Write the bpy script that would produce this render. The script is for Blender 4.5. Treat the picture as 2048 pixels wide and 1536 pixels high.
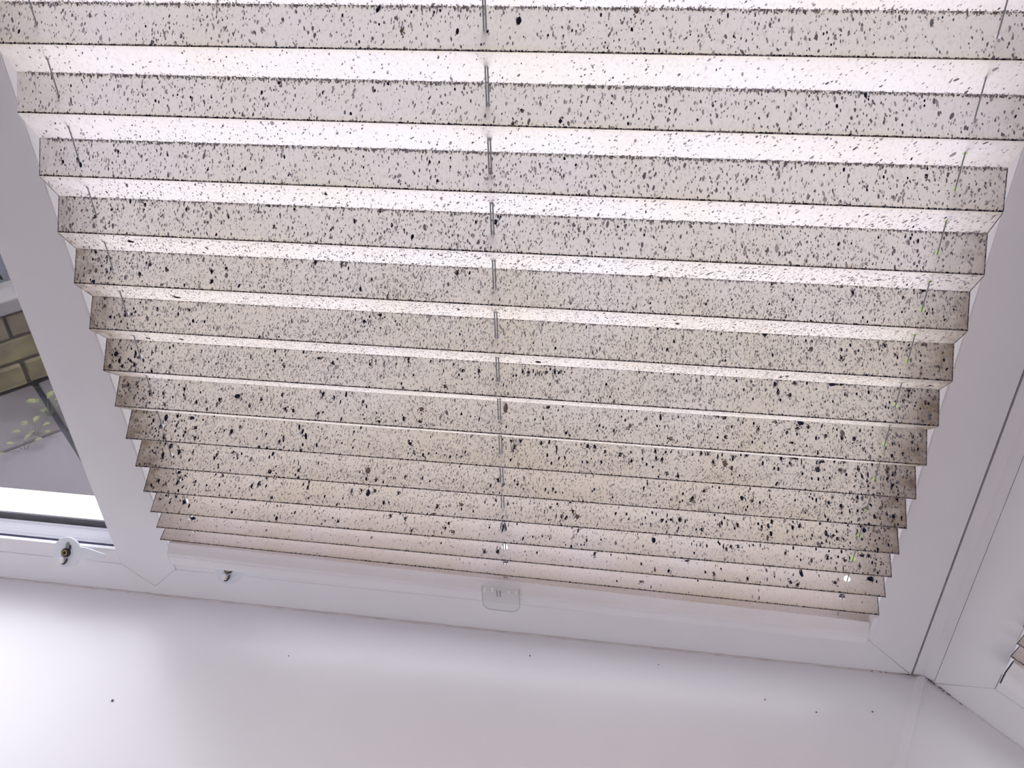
import bpy, bmesh, math, random
import numpy as np
from mathutils import Vector, Matrix

for o in list(bpy.data.objects):
    bpy.data.objects.remove(o)
SC = bpy.context.scene
COL = SC.collection

# ------------------------------------------------------------------ camera
cam_d = bpy.data.cameras.new('camera')
cam_d.sensor_fit = 'HORIZONTAL'
cam_d.sensor_width = 36.0
cam_d.lens = 36.0 * 1729.0 / 2048.0
cam_d.clip_start = 0.01
cam = bpy.data.objects.new('camera', cam_d)
COL.objects.link(cam)
_R = Vector((0.98829984, 0.15082997, -0.02266612))
_U = Vector((-0.06614466, 0.55774152, 0.82737493))
_F = Vector((-0.13743477, 0.81619527, -0.56119246))
_m = Matrix((_R, _U, -_F)).transposed().to_4x4()
_m.translation = (0.49639, -0.62274, 0.75888)
cam.matrix_world = _m
SC.camera = cam

# ------------------------------------------------------------------ daylight (overcast sky) and exposure
world = bpy.data.worlds.new('overcast_sky')
SC.world = world
world.use_nodes = True
wn = world.node_tree.nodes
wl = world.node_tree.links
bg = wn['Background']
tc = wn.new('ShaderNodeTexCoord')
sep = wn.new('ShaderNodeSeparateXYZ')
ramp = wn.new('ShaderNodeValToRGB')
wl.new(tc.outputs['Generated'], sep.inputs[0])
wl.new(sep.outputs['Z'], ramp.inputs['Fac'])
wl.new(ramp.outputs['Color'], bg.inputs['Color'])
ramp.color_ramp.elements[0].position = 0.0
ramp.color_ramp.elements[0].color = (0.62, 0.61, 0.635, 1)
ramp.color_ramp.elements[1].position = 1.0
ramp.color_ramp.elements[1].color = (0.99, 0.98, 1.06, 1)
bg.inputs['Strength'].default_value = 4.9

SC.view_settings.view_transform = 'Standard'
SC.view_settings.look = 'None'
SC.view_settings.gamma = 1.0
SC.view_settings.use_curve_mapping = False
SC.view_settings.exposure = 0.0
SC.cycles.max_bounces = 14
SC.cycles.diffuse_bounces = 7
SC.cycles.glossy_bounces = 4
SC.cycles.transmission_bounces = 10
SC.cycles.transparent_max_bounces = 24
SC.cycles.caustics_reflective = False
SC.cycles.caustics_refractive = False

# ------------------------------------------------------------------ materials
def mat(name):
    m = bpy.data.materials.new(name)
    m.use_nodes = True
    return m, m.node_tree.nodes, m.node_tree.links, m.node_tree.nodes['Principled BSDF']

def plain(name, col, rough=0.5, noise=0.0, scale=40.0, bump=0.0, metal=0.0, spec=0.5, col2=None):
    m, n, l, b = mat(name)
    b.inputs['Roughness'].default_value = rough
    b.inputs['Metallic'].default_value = metal
    b.inputs['Specular IOR Level'].default_value = spec
    b.inputs['Base Color'].default_value = (*col, 1)
    if noise or bump or col2:
        t = n.new('ShaderNodeTexCoord')
        nz = n.new('ShaderNodeTexNoise')
        nz.inputs['Scale'].default_value = scale
        nz.inputs['Detail'].default_value = 6
        l.new(t.outputs['Object'], nz.inputs['Vector'])
        mx = n.new('ShaderNodeMix'); mx.data_type = 'RGBA'
        c2 = col2 or tuple(max(0, c * (1 - noise)) for c in col)
        mx.inputs['A'].default_value = (*c2, 1)
        mx.inputs['B'].default_value = (*col, 1)
        mr = n.new('ShaderNodeMapRange')
        mr.inputs['From Min'].default_value = 0.35
        mr.inputs['From Max'].default_value = 0.65
        l.new(nz.outputs['Fac'], mr.inputs['Value'])
        l.new(mr.outputs['Result'], mx.inputs['Factor'])
        l.new(mx.outputs['Result'], b.inputs['Base Color'])
        if bump:
            bp = n.new('ShaderNodeBump')
            bp.inputs['Strength'].default_value = bump
            bp.inputs['Distance'].default_value = 0.002
            l.new(nz.outputs['Fac'], bp.inputs['Height'])
            l.new(bp.outputs['Normal'], b.inputs['Normal'])
    return m

PVC = plain('white_pvc', (0.785, 0.768, 0.79), 0.42, noise=0.03, scale=9, spec=0.35)
SILL = plain('white_sill_board', (0.85, 0.835, 0.86), 0.30, noise=0.02, scale=6, spec=0.6)
RAILM = plain('white_aluminium_rail', (0.82, 0.80, 0.82), 0.4, noise=0.03, scale=12)
SEAL = plain('aged_sealant', (0.74, 0.69, 0.69), 0.6, col2=(0.60, 0.54, 0.53), scale=45)
GASK = plain('dark_gasket', (0.006, 0.006, 0.05), 0.5, spec=0.2)
GASKG = plain('grey_gasket', (0.15, 0.145, 0.16), 0.6)
SEAL2 = plain('clean_sealant', (0.76, 0.72, 0.73), 0.6, noise=0.12, scale=50)
SPACER = plain('aluminium_spacer', (0.40, 0.39, 0.435), 0.5)
PERF = plain('perforation', (0.20, 0.19, 0.26), 0.8)
CORD = plain('grey_cord', (0.37, 0.37, 0.38), 0.8, noise=0.2, scale=900)
BRACK = plain('pale_plastic', (0.78, 0.81, 0.86), 0.35, noise=0.04, scale=60)
BRASS = plain('brass', (0.50, 0.38, 0.17), 0.35, metal=0.7, noise=0.3, scale=300)
DARKM = plain('dark_metal', (0.03, 0.035, 0.045), 0.4, metal=0.3)
PEGM = plain('cream_peg', (0.88, 0.84, 0.80), 0.4)
SLOTM = plain('grey_slot', (0.27, 0.28, 0.28), 0.5)
CRUMB = plain('dark_crumb', (0.16, 0.10, 0.10), 0.8)
WALLP = plain('white_plaster', (0.78, 0.76, 0.77), 0.8, noise=0.03, scale=3)
FLOORM = plain('grey_carpet', (0.55, 0.50, 0.48), 0.9, noise=0.2, scale=80)
CILLM = plain('outer_white_cill', (0.86, 0.85, 0.87), 0.4)
SLABM = plain('paving_slab', (0.090, 0.080, 0.088), 0.85, col2=(0.066, 0.057, 0.062), scale=3.2, bump=0.2)
SLABM2 = plain('dirty_paving_slab', (0.066, 0.057, 0.062), 0.9, col2=(0.047, 0.038, 0.038), scale=5)
SOIL = plain('dark_soil', (0.022, 0.023, 0.034), 0.95, noise=0.5, scale=40)
BRICKM = plain('yellow_stone_brick', (0.120, 0.100, 0.052), 0.9, col2=(0.066, 0.053, 0.033), scale=16, bump=0.4)
BRICKM2 = plain('brown_stone_brick', (0.10, 0.08, 0.052), 0.9, col2=(0.058, 0.045, 0.032), scale=14, bump=0.4)
MORTAR = plain('dark_mortar', (0.042, 0.034, 0.028), 0.95, noise=0.3, scale=60)
COPE = plain('pale_coping', (0.135, 0.123, 0.125), 0.85, col2=(0.10, 0.094, 0.086), scale=9)
LEAFY = plain('yellow_green_leaf', (0.095, 0.105, 0.034), 0.6, noise=0.35, scale=60)
STEMM = plain('green_stem', (0.06, 0.066, 0.03), 0.7)
HEDGE = plain('dark_hedge_leaf', (0.050, 0.037, 0.024), 0.8, col2=(0.028, 0.026, 0.016), scale=14)
LAWN = plain('lawn_grass', (0.125, 0.15, 0.045), 0.9, noise=0.35, scale=30)
EARTH = plain('earth', (0.17, 0.152, 0.155), 0.95, noise=0.3, scale=8)

def glass(name):
    m, n, l, b = mat(name)
    n.remove(b)
    out = n['Material Output']
    tr = n.new('ShaderNodeBsdfTransparent'); tr.inputs['Color'].default_value = (0.97, 0.975, 0.98, 1)
    gl = n.new('ShaderNodeBsdfGlossy'); gl.inputs['Roughness'].default_value = 0.02
    lw = n.new('ShaderNodeLayerWeight'); lw.inputs['Blend'].default_value = 0.5
    pw = n.new('ShaderNodeMath'); pw.operation = 'POWER'; pw.inputs[1].default_value = 5.0
    fr = n.new('ShaderNodeMath'); fr.operation = 'MULTIPLY_ADD'; fr.inputs[1].default_value = 0.55; fr.inputs[2].default_value = 0.018
    l.new(lw.outputs['Facing'], pw.inputs[0]); l.new(pw.outputs[0], fr.inputs[0])
    mx = n.new('ShaderNodeMixShader')
    l.new(fr.outputs[0], mx.inputs[0]); l.new(tr.outputs[0], mx.inputs[1]); l.new(gl.outputs[0], mx.inputs[2])
    l.new(mx.outputs[0], out.inputs['Surface'])
    return m
GLASS = glass('window_glass')

def clear_plastic(name):
    m, n, l, b = mat(name)
    n.remove(b)
    out = n['Material Output']
    tr = n.new('ShaderNodeBsdfTransparent'); tr.inputs['Color'].default_value = (0.985, 0.988, 0.985, 1)
    gl = n.new('ShaderNodeBsdfGlossy'); gl.inputs['Roughness'].default_value = 0.08
    lw = n.new('ShaderNodeLayerWeight'); lw.inputs['Blend'].default_value = 0.5
    pw = n.new('ShaderNodeMath'); pw.operation = 'POWER'; pw.inputs[1].default_value = 5.0
    fr = n.new('ShaderNodeMath'); fr.operation = 'MULTIPLY_ADD'; fr.inputs[1].default_value = 0.4; fr.inputs[2].default_value = 0.02
    l.new(lw.outputs['Facing'], pw.inputs[0]); l.new(pw.outputs[0], fr.inputs[0])
    df = n.new('ShaderNodeBsdfDiffuse'); df.inputs['Color'].default_value = (0.62, 0.63, 0.61, 1)
    m1 = n.new('ShaderNodeMixShader'); m1.inputs[0].default_value = 0.05
    m2 = n.new('ShaderNodeMixShader')
    l.new(tr.outputs[0], m1.inputs[1]); l.new(df.outputs[0], m1.inputs[2])
    l.new(fr.outputs[0], m2.inputs[0]); l.new(m1.outputs[0], m2.inputs[1]); l.new(gl.outputs[0], m2.inputs[2])
    l.new(m2.outputs[0], out.inputs['Surface'])
    return m
CLEAR = clear_plastic('clear_plastic')
CLEAR_EDGE = plain('clear_plastic_edge', (0.50, 0.51, 0.53), 0.2)

def cloth(name, ca, cb, trans, speck=None):
    """woven fabric that lets daylight through: diffuse + translucent; stains follow the folds and the side edges"""
    m, n, l, b = mat(name)
    n.remove(b)
    out = n['Material Output']
    df = n.new('ShaderNodeBsdfDiffuse'); tl = n.new('ShaderNodeBsdfTranslucent')
    mx = n.new('ShaderNodeMixShader'); mx.inputs[0].default_value = trans
    l.new(df.outputs[0], mx.inputs[1]); l.new(tl.outputs[0], mx.inputs[2])
    l.new(mx.outputs[0], out.inputs['Surface'])
    if speck:
        df.inputs['Color'].default_value = (*speck, 1)
        tl.inputs['Color'].default_value = (*speck, 1)
        return m
    uv = n.new('ShaderNodeUVMap'); uv.uv_map = 'UVMap'
    at = n.new('ShaderNodeAttribute'); at.attribute_name = 'mould'
    sp = n.new('ShaderNodeSeparateXYZ'); l.new(uv.outputs[0], sp.inputs[0])
    def math_(op, a, bb=None, clamp=False):
        k = n.new('ShaderNodeMath'); k.operation = op; k.use_clamp = clamp
        for i, v in enumerate((a, bb)):
            if v is None: continue
            if isinstance(v, (int, float)): k.inputs[i].default_value = v
            else: l.new(v, k.inputs[i])
        return k.outputs[0]
    tco = n.new('ShaderNodeTexCoord')
    nz = n.new('ShaderNodeTexNoise'); nz.inputs['Scale'].default_value = 14; nz.inputs['Detail'].default_value = 5
    l.new(tco.outputs['Object'], nz.inputs['Vector'])
    nz2 = n.new('ShaderNodeTexNoise'); nz2.inputs['Scale'].default_value = 85; nz2.inputs['Detail'].default_value = 4
    l.new(tco.outputs['Object'], nz2.inputs['Vector'])
    # distance to the nearer side edge (0 at the edge)
    ex = math_('MINIMUM', sp.outputs['X'], math_('SUBTRACT', 1.0, sp.outputs['X']))
    em = math_('SUBTRACT', 1.0, math_('MULTIPLY', ex, 17.0), True)
    em = math_('MULTIPLY', em, at.outputs['Fac'], True)
    em = math_('MULTIPLY', em, math_('MULTIPLY', nz2.outputs['Fac'], 1.7), True)
    # the room-side fold is handled most: a band of yellowing along it
    fm = math_('SUBTRACT', 1.0, math_('MULTIPLY', math_('ABSOLUTE', math_('SUBTRACT', sp.outputs['Y'], 0.97)), 5.5), True)
    fm = math_('MULTIPLY', fm, 0.75)
    ff = math_('SUBTRACT', 1.0, math_('MULTIPLY', math_('ABSOLUTE', math_('SUBTRACT', sp.outputs['Y'], 0.04)), 9.0), True)
    ff = math_('MULTIPLY', ff, 0.5)
    st = math_('ADD', math_('MAXIMUM', math_('MAXIMUM', fm, ff), math_('MULTIPLY', at.outputs['Fac'], .55)), math_('MULTIPLY', math_('SUBTRACT', nz.outputs['Fac'], 0.45), 1.4), True)
    c1 = n.new('ShaderNodeMix'); c1.data_type = 'RGBA'
    c1.inputs['A'].default_value = (*ca, 1); c1.inputs['B'].default_value = (*cb, 1)
    l.new(st, c1.inputs['Factor'])
    c2 = n.new('ShaderNodeMix'); c2.data_type = 'RGBA'
    c2.inputs['B'].default_value = (0.26, 0.185, 0.12, 1)
    l.new(c1.outputs['Result'], c2.inputs['A'])
    l.new(math_('MULTIPLY', em, 0.95), c2.inputs['Factor'])
    # ingrained fine grime, thicker where the mould is thick
    tx = n.new('ShaderNodeMapping'); tx.inputs['Scale'].default_value = (1.0, .7, .55)
    l.new(tco.outputs['Object'], tx.inputs['Vector'])
    nz4 = n.new('ShaderNodeTexNoise'); nz4.inputs['Scale'].default_value = 520; nz4.inputs['Detail'].default_value = 2
    l.new(tx.outputs['Vector'], nz4.inputs['Vector'])
    gr = n.new('ShaderNodeMapRange'); gr.inputs['From Min'].default_value = .53; gr.inputs['From Max'].default_value = .66
    l.new(nz4.outputs['Fac'], gr.inputs['Value'])
    gm = math_('MULTIPLY', gr.outputs['Result'], math_('ADD', .10, math_('MULTIPLY', at.outputs['Fac'], .34)), True)
    c3 = n.new('ShaderNodeMix'); c3.data_type = 'RGBA'
    c3.inputs['B'].default_value = (0.40, 0.36, 0.36, 1)
    l.new(c2.outputs['Result'], c3.inputs['A']); l.new(gm, c3.inputs['Factor'])
    l.new(c3.outputs['Result'], df.inputs['Color']); l.new(c3.outputs['Result'], tl.inputs['Color'])
    # weave
    bp = n.new('ShaderNodeBump'); bp.inputs['Strength'].default_value = 0.25; bp.inputs['Distance'].default_value = 0.0006
    nz3 = n.new('ShaderNodeTexNoise'); nz3.inputs['Scale'].default_value = 700
    l.new(tco.outputs['Object'], nz3.inputs['Vector']); l.new(nz3.outputs['Fac'], bp.inputs['Height'])
    l.new(bp.outputs['Normal'], df.inputs['Normal'])
    return m

FABRIC = cloth('pleated_fabric', (0.825, 0.775, 0.775), (0.765, 0.695, 0.595), 0.525)
SPK = [cloth('faint_mould', None, None, 0.5, (0.50, 0.47, 0.485)),
       cloth('grey_mould', None, None, 0.35, (0.24, 0.225, 0.25)),
       cloth('black_mould', None, None, 0.05, (0.020, 0.022, 0.040)),
       cloth('brown_mould', None, None, 0.2, (0.20, 0.15, 0.125))]

# ------------------------------------------------------------------ helpers
def link(name, me, m=None, parent=None, mw=None):
    o = bpy.data.objects.new(name, me)
    COL.objects.link(o)
    if m is not None and me is not None:
        for mm in (m if isinstance(m, (list, tuple)) else [m]):
            me.materials.append(mm)
    if parent: o.parent = parent
    if mw is not None: o.matrix_world = mw
    return o

def empty(name, loc=(0, 0, 0), mw=None):
    o = bpy.data.objects.new(name, None)
    COL.objects.link(o)
    o.empty_display_size = 0.05
    o.matrix_world = mw if mw is not None else Matrix.Translation(loc)
    return o

def tag(o, label=None, cat=None, group=None, kind=None):
    if label: o['label'] = label
    if cat: o['category'] = cat
    if group: o['group'] = group
    if kind: o['kind'] = kind
    return o

def bm_obj(name, bm, m, parent=None, smooth=False):
    bmesh.ops.recalc_face_normals(bm, faces=bm.faces)
    me = bpy.data.meshes.new(name)
    bm.to_mesh(me); bm.free()
    if smooth:
        for p in me.polygons: p.use_smooth = True
    return link(name, me, m, parent)

def prism(bm, ptsA, ptsB):
    a = [bm.verts.new(p) for p in ptsA]; b = [bm.verts.new(p) for p in ptsB]
    n = len(a)
    bm.faces.new(a); bm.faces.new(b[::-1])
    for i in range(n):
        bm.faces.new((a[i], b[i], b[(i + 1) % n], a[(i + 1) % n]))

def bevel(bm, w, seg=2):
    bmesh.ops.recalc_face_normals(bm, faces=bm.faces)
    es = [e for e in bm.edges if len(e.link_faces) == 2 and e.calc_face_angle(0) > 0.4]
    bmesh.ops.bevel(bm, geom=es, offset=w, segments=seg, affect='EDGES', profile=0.5)

def box(bm, x0, x1, y0, y1, z0, z1):
    prism(bm, [(x0, y0, z0), (x1, y0, z0), (x1, y1, z0), (x0, y1, z0)],
          [(x0, y0, z1), (x1, y0, z1), (x1, y1, z1), (x0, y1, z1)])

def box_obj(name, dims, m, parent=None, bev=0.0):
    bm = bmesh.new(); box(bm, *dims)
    if bev: bevel(bm, bev)
    return bm_obj(name, bm, m, parent)

def xz_obj(name, pts, y0, y1, m, parent, bev=0.0):
    bm = bmesh.new()
    prism(bm, [(x, y0, z) for x, z in pts], [(x, y1, z) for x, z in pts])
    if bev: bevel(bm, bev)
    return bm_obj(name, bm, m, parent)

def xrun(name, yz, x0, x1, m, parent, bev=0.0):
    bm = bmesh.new()
    prism(bm, [(x0, y, z) for y, z in yz], [(x1, y, z) for y, z in yz])
    if bev: bevel(bm, bev)
    return bm_obj(name, bm, m, parent)

def zrun(name, xy, z0, z1, m, parent, bev=0.0):
    bm = bmesh.new()
    prism(bm, [(x, y, z0) for x, y in xy], [(x, y, z1) for x, y in xy])
    if bev: bevel(bm, bev)
    return bm_obj(name, bm, m, parent)

def tube(bm, pts, r, seg=10):
    rings = []
    for i, p in enumerate(pts):
        p = Vector(p)
        d = (Vector(pts[min(i + 1, len(pts) - 1)]) - Vector(pts[max(i - 1, 0)])).normalized()
        a = d.orthogonal().normalized(); b = d.cross(a)
        rr = r[i] if isinstance(r, (list, tuple)) else r
        rings.append([bm.verts.new(p + rr * (math.cos(2 * math.pi * k / seg) * a + math.sin(2 * math.pi * k / seg) * b)) for k in range(seg)])
    for i in range(len(rings) - 1):
        # keep the rings aligned
        A, B = rings[i], rings[i + 1]
        off = min(range(seg), key=lambda s: (B[s].co - A[0].co).length)
        for k in range(seg):
            bm.faces.new((A[k], A[(k + 1) % seg], B[(k + 1 + off) % seg], B[(k + off) % seg]))
    bm.faces.new(rings[0][::-1]); bm.faces.new(rings[-1])

# ------------------------------------------------------------------ the windows
HB = 0.046      # height of the bottom bar's face
HT = 0.067      # top of its glazing bead
ZTOP = 1.13     # underside of the head bar
G_ = 0.0003

def light_unit(win, x0, x1):
    """beads, gaskets, two panes and the spacer bar between them for one opening x0..x1"""
    z0, z1 = HB, ZTOP
    xrun('glazing_bead', [(0.0010, z0 - .0012), (0.0010, HT - .0012), (0.0022, HT), (0.0062, HT), (0.0062, z0 - .0012)], x0 + .0004, x1 - .0004, PVC, win, 0.0004)
    xrun('glazing_bead', [(0.0012, z1), (0.0080, z1 - .018), (0.0090, z1 - .018), (0.0090, z1)], x0, x1, PVC, win)
    for s, x in ((1, x0), (-1, x1)):
        zrun('glazing_bead', [(x, .0010), (x + s * .0012, .0010), (x + s * .0050, .0086), (x + s * .0050, .0094), (x, .0094)], HT + .0004, z1, PVC, win)
    xrun('gasket', [(.0062, HB), (.0062, HT - .0012), (.0094, HT - .0012), (.0094, HB)], x0 + .0004, x1 - .0004, GASK, win)
    box_obj('glass_pane', (x0 + .001, x1 - .001, .0096, .0134, HB + .002, z1 - .002), GLASS, win)
    box_obj('glass_pane', (x0 + .001, x1 - .001, .0400, .0438, HB + .002, z1 - .002), GLASS, win)
    # spacer bar with its two rows of perforations
    zs = .0605
    box_obj('spacer_bar', (x0 + .006, x1 - .006, .0150, .0392, zs - .010, zs), SPACER, win, .0006)
    vs, fs = [], []
    n = int((x1 - x0 - .03) / .0031)
    for yy in (.0190, .0350):
        for k in range(n):
            x = x0 + .015 + k * .0031
            b = len(vs)
            for a in range(6):
                vs.append((x + .00062 * math.cos(a * math.pi / 3), yy + .0009 * math.sin(a * math.pi / 3), zs + .00015))
            fs.append(tuple(range(b, b + 6)))
    me = bpy.data.meshes.new('perforation'); me.from_pydata(vs, [], fs)
    tag(link('perforation', me, PERF, win), kind='stuff')
    for x in (x0 + .001, x1 - .009):
        box_obj('spacer_bar', (x + .001, x + .007, .0150, .0392, zs + .0004, z1 - .004), SPACER, win)
    # outer seal seen through the glass, below the outer rebate
    xrun('outer_gasket', [(.0439, HB), (.0439, HT - .001), (.0452, HT - .001), (.0452, HB)], x0, x1, GASKG, win)

def outer_bar(win, x0, x1):
    for a, b in ((x0, x0 + .0075), (x1 - .0075, x1)):
        box_obj('outer_rebate', (a, b, .0452, .0565, HT + .0005, ZTOP), CILLM, win, .0008)
    xrun('outer_rebate', [(.0452, HB), (.0452, HT), (.0565, HT - .006), (.0565, HB)], x0, x1, CILLM, win, .0008)

FRW = empty('window_1'); tag(FRW, kind='structure')
def bar_poly(x0, x1, xm=None, mit0=True, mit1=True):
    p = [(x0, 0.0)]
    p += [(x1, 0.0)]
    p += [(x1 - (.050 if mit1 else 0), HB)]
    if xm: p += [(xm[1] - G_, HB), ((xm[0] + xm[1]) / 2, .0146 - G_), (xm[0] + G_, HB)]
    p += [(x0 + (.050 if mit0 else 0), HB)]
    return p
XJ, XE = 0.7500, 0.8005     # inner edge of the right jamb, outer edge of the frame
XL, XLE = -0.7400, -0.7905
ML, MR = -0.0656, 0.0
xz_obj('bottom_bar', [(XLE, 0), (XE, 0), (XJ + G_, HB - G_), (MR - G_, HB - G_), ((ML + MR) / 2, .0146 - G_), (ML + G_, HB - G_), (XL - G_, HB - G_)], 0, .058, PVC, FRW, .0005)
xz_obj('mullion', [(ML, HB), ((ML + MR) / 2, .0146), (MR, HB), (MR, ZTOP), (ML, ZTOP)], 0.0003, .058, PVC, FRW, .0006)
xz_obj('jamb', [(XJ, HB), (XE, 0.0006), (XE, ZTOP + .05), (XJ, ZTOP)], 0, .058, PVC, FRW, .0006)
xz_obj('jamb', [(XL, HB), (XLE, 0.0006), (XLE, ZTOP + .05), (XL, ZTOP)], 0, .058, PVC, FRW, .0006)
xz_obj('head_bar', [(XL + .0005, ZTOP + .0005), (XJ - .0005, ZTOP + .0005), (XE - .0005, ZTOP + .0505), (XLE + .0005, ZTOP + .0505)], 0, .058, PVC, FRW, .0006)
light_unit(FRW, MR, XJ); light_unit(FRW, XL, ML)
outer_bar(FRW, XL, ML); outer_bar(FRW, MR, XJ)
xrun('outer_cill', [(.0585, -.03), (.0585, .034), (.064, .034), (.128, .024), (.130, .020), (.130, -.012), (.110, -.03)], XLE - .05, XE + .06, CILLM, FRW, .001)

# the window on the right leg of the bay, turned 45 degrees
CX = 0.8136
D45 = Vector((math.sqrt(.5), -math.sqrt(.5), 0)); N45 = Vector((math.sqrt(.5), math.sqrt(.5), 0))
def bay_matrix(side):
    if side > 0:
        o = Vector((CX, 0, 0)) + D45 * .0105
        m = Matrix((D45, N45, Vector((0, 0, 1)))).transposed().to_4x4()
    else:
        d = Vector((math.sqrt(.5), math.sqrt(.5), 0)); nn = Vector((-math.sqrt(.5), math.sqrt(.5), 0))
        o = Vector((XLE - .0131, 0, 0)) - d * (.0105 + .80)
        m = Matrix((d, nn, Vector((0, 0, 1)))).transposed().to_4x4()
    m.translation = o
    return m
def side_window(name, side):
    w = empty(name, mw=bay_matrix(side)); tag(w, kind='structure')
    W, J = .80, .0505
    xz_obj('bottom_bar', [(0, 0), (W, 0), (W - J + G_, HB - G_), (J - G_, HB - G_)], 0, .058, PVC, w, .0005)
    xz_obj('jamb', [(J, HB), (0, .0006), (0, ZTOP + .05), (J, ZTOP)], 0, .058, PVC, w, .0006)
    xz_obj('jamb', [(W - J, HB), (W, .0006), (W, ZTOP + .05), (W - J, ZTOP)], 0, .058, PVC, w, .0006)
    xz_obj('head_bar', [(J + .0005, ZTOP + .0005), (W - J - .0005, ZTOP + .0005), (W - .0005, ZTOP + .0505), (.0005, ZTOP + .0505)], 0, .058, PVC, w, .0006)
    light_unit(w, J, W - J); outer_bar(w, J, W - J)
    xrun('outer_cill', [(.0585, -.03), (.0585, .034), (.064, .034), (.128, .024), (.130, .020), (.130, -.012), (.110, -.03)], .03, W + .05, CILLM, w, .001)
    return w
RW = side_window('window_2', 1)
LW = side_window('window_3', -1)

# corner posts of the bay: two flats meeting at the fold
def post(name, side):
    if side > 0:
        a = Vector((XE + .0019, .0004)); c = Vector((CX, 0.0004)); e = Vector((CX, 0)) + Vector((D45.x, D45.y)) * .0102
        o1 = Vector((XE + .0019, .05)); o2 = Vector((CX + .02, .05)); o3 = e + Vector((N45.x, N45.y)) * .05
        pts = [a, c, e, o3, o2, o1]
    else:
        a = Vector((XLE - .0006, .0004)); c = Vector((XLE - .0131, .0004)); e = c - Vector((math.sqrt(.5), math.sqrt(.5))) * .0098
        o1 = Vector((XLE - .0006, .05)); o2 = Vector((XLE - .033, .05)); o3 = e + Vector((-math.sqrt(.5), math.sqrt(.5))) * .05
        pts = [a, c, e, o3, o2, o1]
    o = zrun(name, [(p.x, p.y) for p in pts], 0.0, ZTOP + .05, PVC, None)
    return tag(o, kind='structure')
post('trim_1', 1); post('trim_2', -1)

# ------------------------------------------------------------------ sill boards, joint strip and sealant
def poly_slab(name, pts, z0, z1, m, bev=0.0):
    bm = bmesh.new()
    prism(bm, [(x, y, z0) for x, y in pts], [(x, y, z1) for x, y in pts])
    if bev: bevel(bm, bev)
    return tag(bm_obj(name, bm, m), kind='structure')
SD = .27                                                     # depth of the sill
bis = Vector((-math.sin(math.radians(22.5)), -math.cos(math.radians(22.5))))
bl = SD / math.cos(math.radians(22.5))
cR = Vector((CX, 0)); kR = cR + bis * bl
cL = Vector((XLE - .0131, 0)); kL = cL + Vector((-bis.x, bis.y)) * bl
poly_slab('trim_3', [(cL.x, .02), (cR.x, .02), (cR.x, 0), (kR.x, kR.y), (kL.x, kL.y), (cL.x, 0)], -.022, 0.0, SILL)
rEnd = cR + Vector((D45.x, D45.y)) * .86
poly_slab('trim_4', [(cR.x + .0002, 0), (cR.x + .02, .02), (rEnd.x + .014, rEnd.y + .014), (rEnd.x, rEnd.y), (rEnd.x - N45.x * SD, rEnd.y - N45.y * SD), (kR.x + .0002, kR.y)], -.022, 0.0, SILL)
lEnd = cL + Vector((-D45.x, D45.y)) * .86
poly_slab('trim_5', [(cL.x - .0002, 0), (kL.x - .0002, kL.y), (lEnd.x + N45.x * SD, lEnd.y - N45.y * SD), (lEnd.x, lEnd.y), (lEnd.x - .014, lEnd.y + .014), (cL.x - .02, .02)], -.022, 0.0, SILL)
# cover strip over the mitre joint of the sill
pn = Vector((bis.y, -bis.x)) * -1
s0 = cR + bis * .001; s1 = cR + bis * (bl - .001)
hw = .0049
ss = Vector((-.0025, 0))
bm = bmesh.new()
def strip_ring(c, z): return None
q = [s0 + pn * hw + ss, s0 - pn * hw + ss, s1 - pn * hw + ss, s1 + pn * hw + ss]
q2 = [s0 + pn * (hw - .0012) + ss, s0 - pn * (hw - .0012) + ss, s1 - pn * (hw - .0012) + ss, s1 + pn * (hw - .0012) + ss]
prism(bm, [(p.x, p.y, 0.0001) for p in q], [(p.x, p.y, 0.0017) for p in q2])
tag(bm_obj('trim_6', bm, SILL), kind='structure')
# uneven bead of sealant where the bottom bars meet the sill
def sealant(name, p0, p1, n_, r=.0017, seed=1, m=None):
    rnd = random.Random(seed)
    bm = bmesh.new()
    prev = None
    for k in range(n_ + 1):
        t = k / n_
        p = Vector(p0).lerp(Vector(p1), t)
        d = (Vector(p1) - Vector(p0)).normalized(); out = Vector((d.y, -d.x, 0))
        h = r * rnd.uniform(.7, 1.25); w = r * rnd.uniform(.7, 1.3)
        ring = [bm.verts.new(p + Vector((0, 0, .0001)) - out * .0005), bm.verts.new(p + Vector((0, 0, h)) + out * .0001),
                bm.verts.new(p + Vector((0, 0, h * .45)) + out * w * .5), bm.verts.new(p + Vector((0, 0, .0001)) + out * w)]
        if prev:
            for i in range(3): bm.faces.new((prev[i], prev[i + 1], ring[i + 1], ring[i]))
        prev = ring
    return tag(bm_obj(name, bm, m or SEAL, smooth=True), kind='structure')
sealant('trim_7', (XLE, 0, 0), (CX - .003, 0, 0), 260, seed=3)
pe = Vector((CX, 0, 0)) + D45 * .82
sealant('trim_8', (CX + .001, -.001, 0), tuple(pe), 150, r=.0013, seed=4, m=SEAL2)

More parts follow.
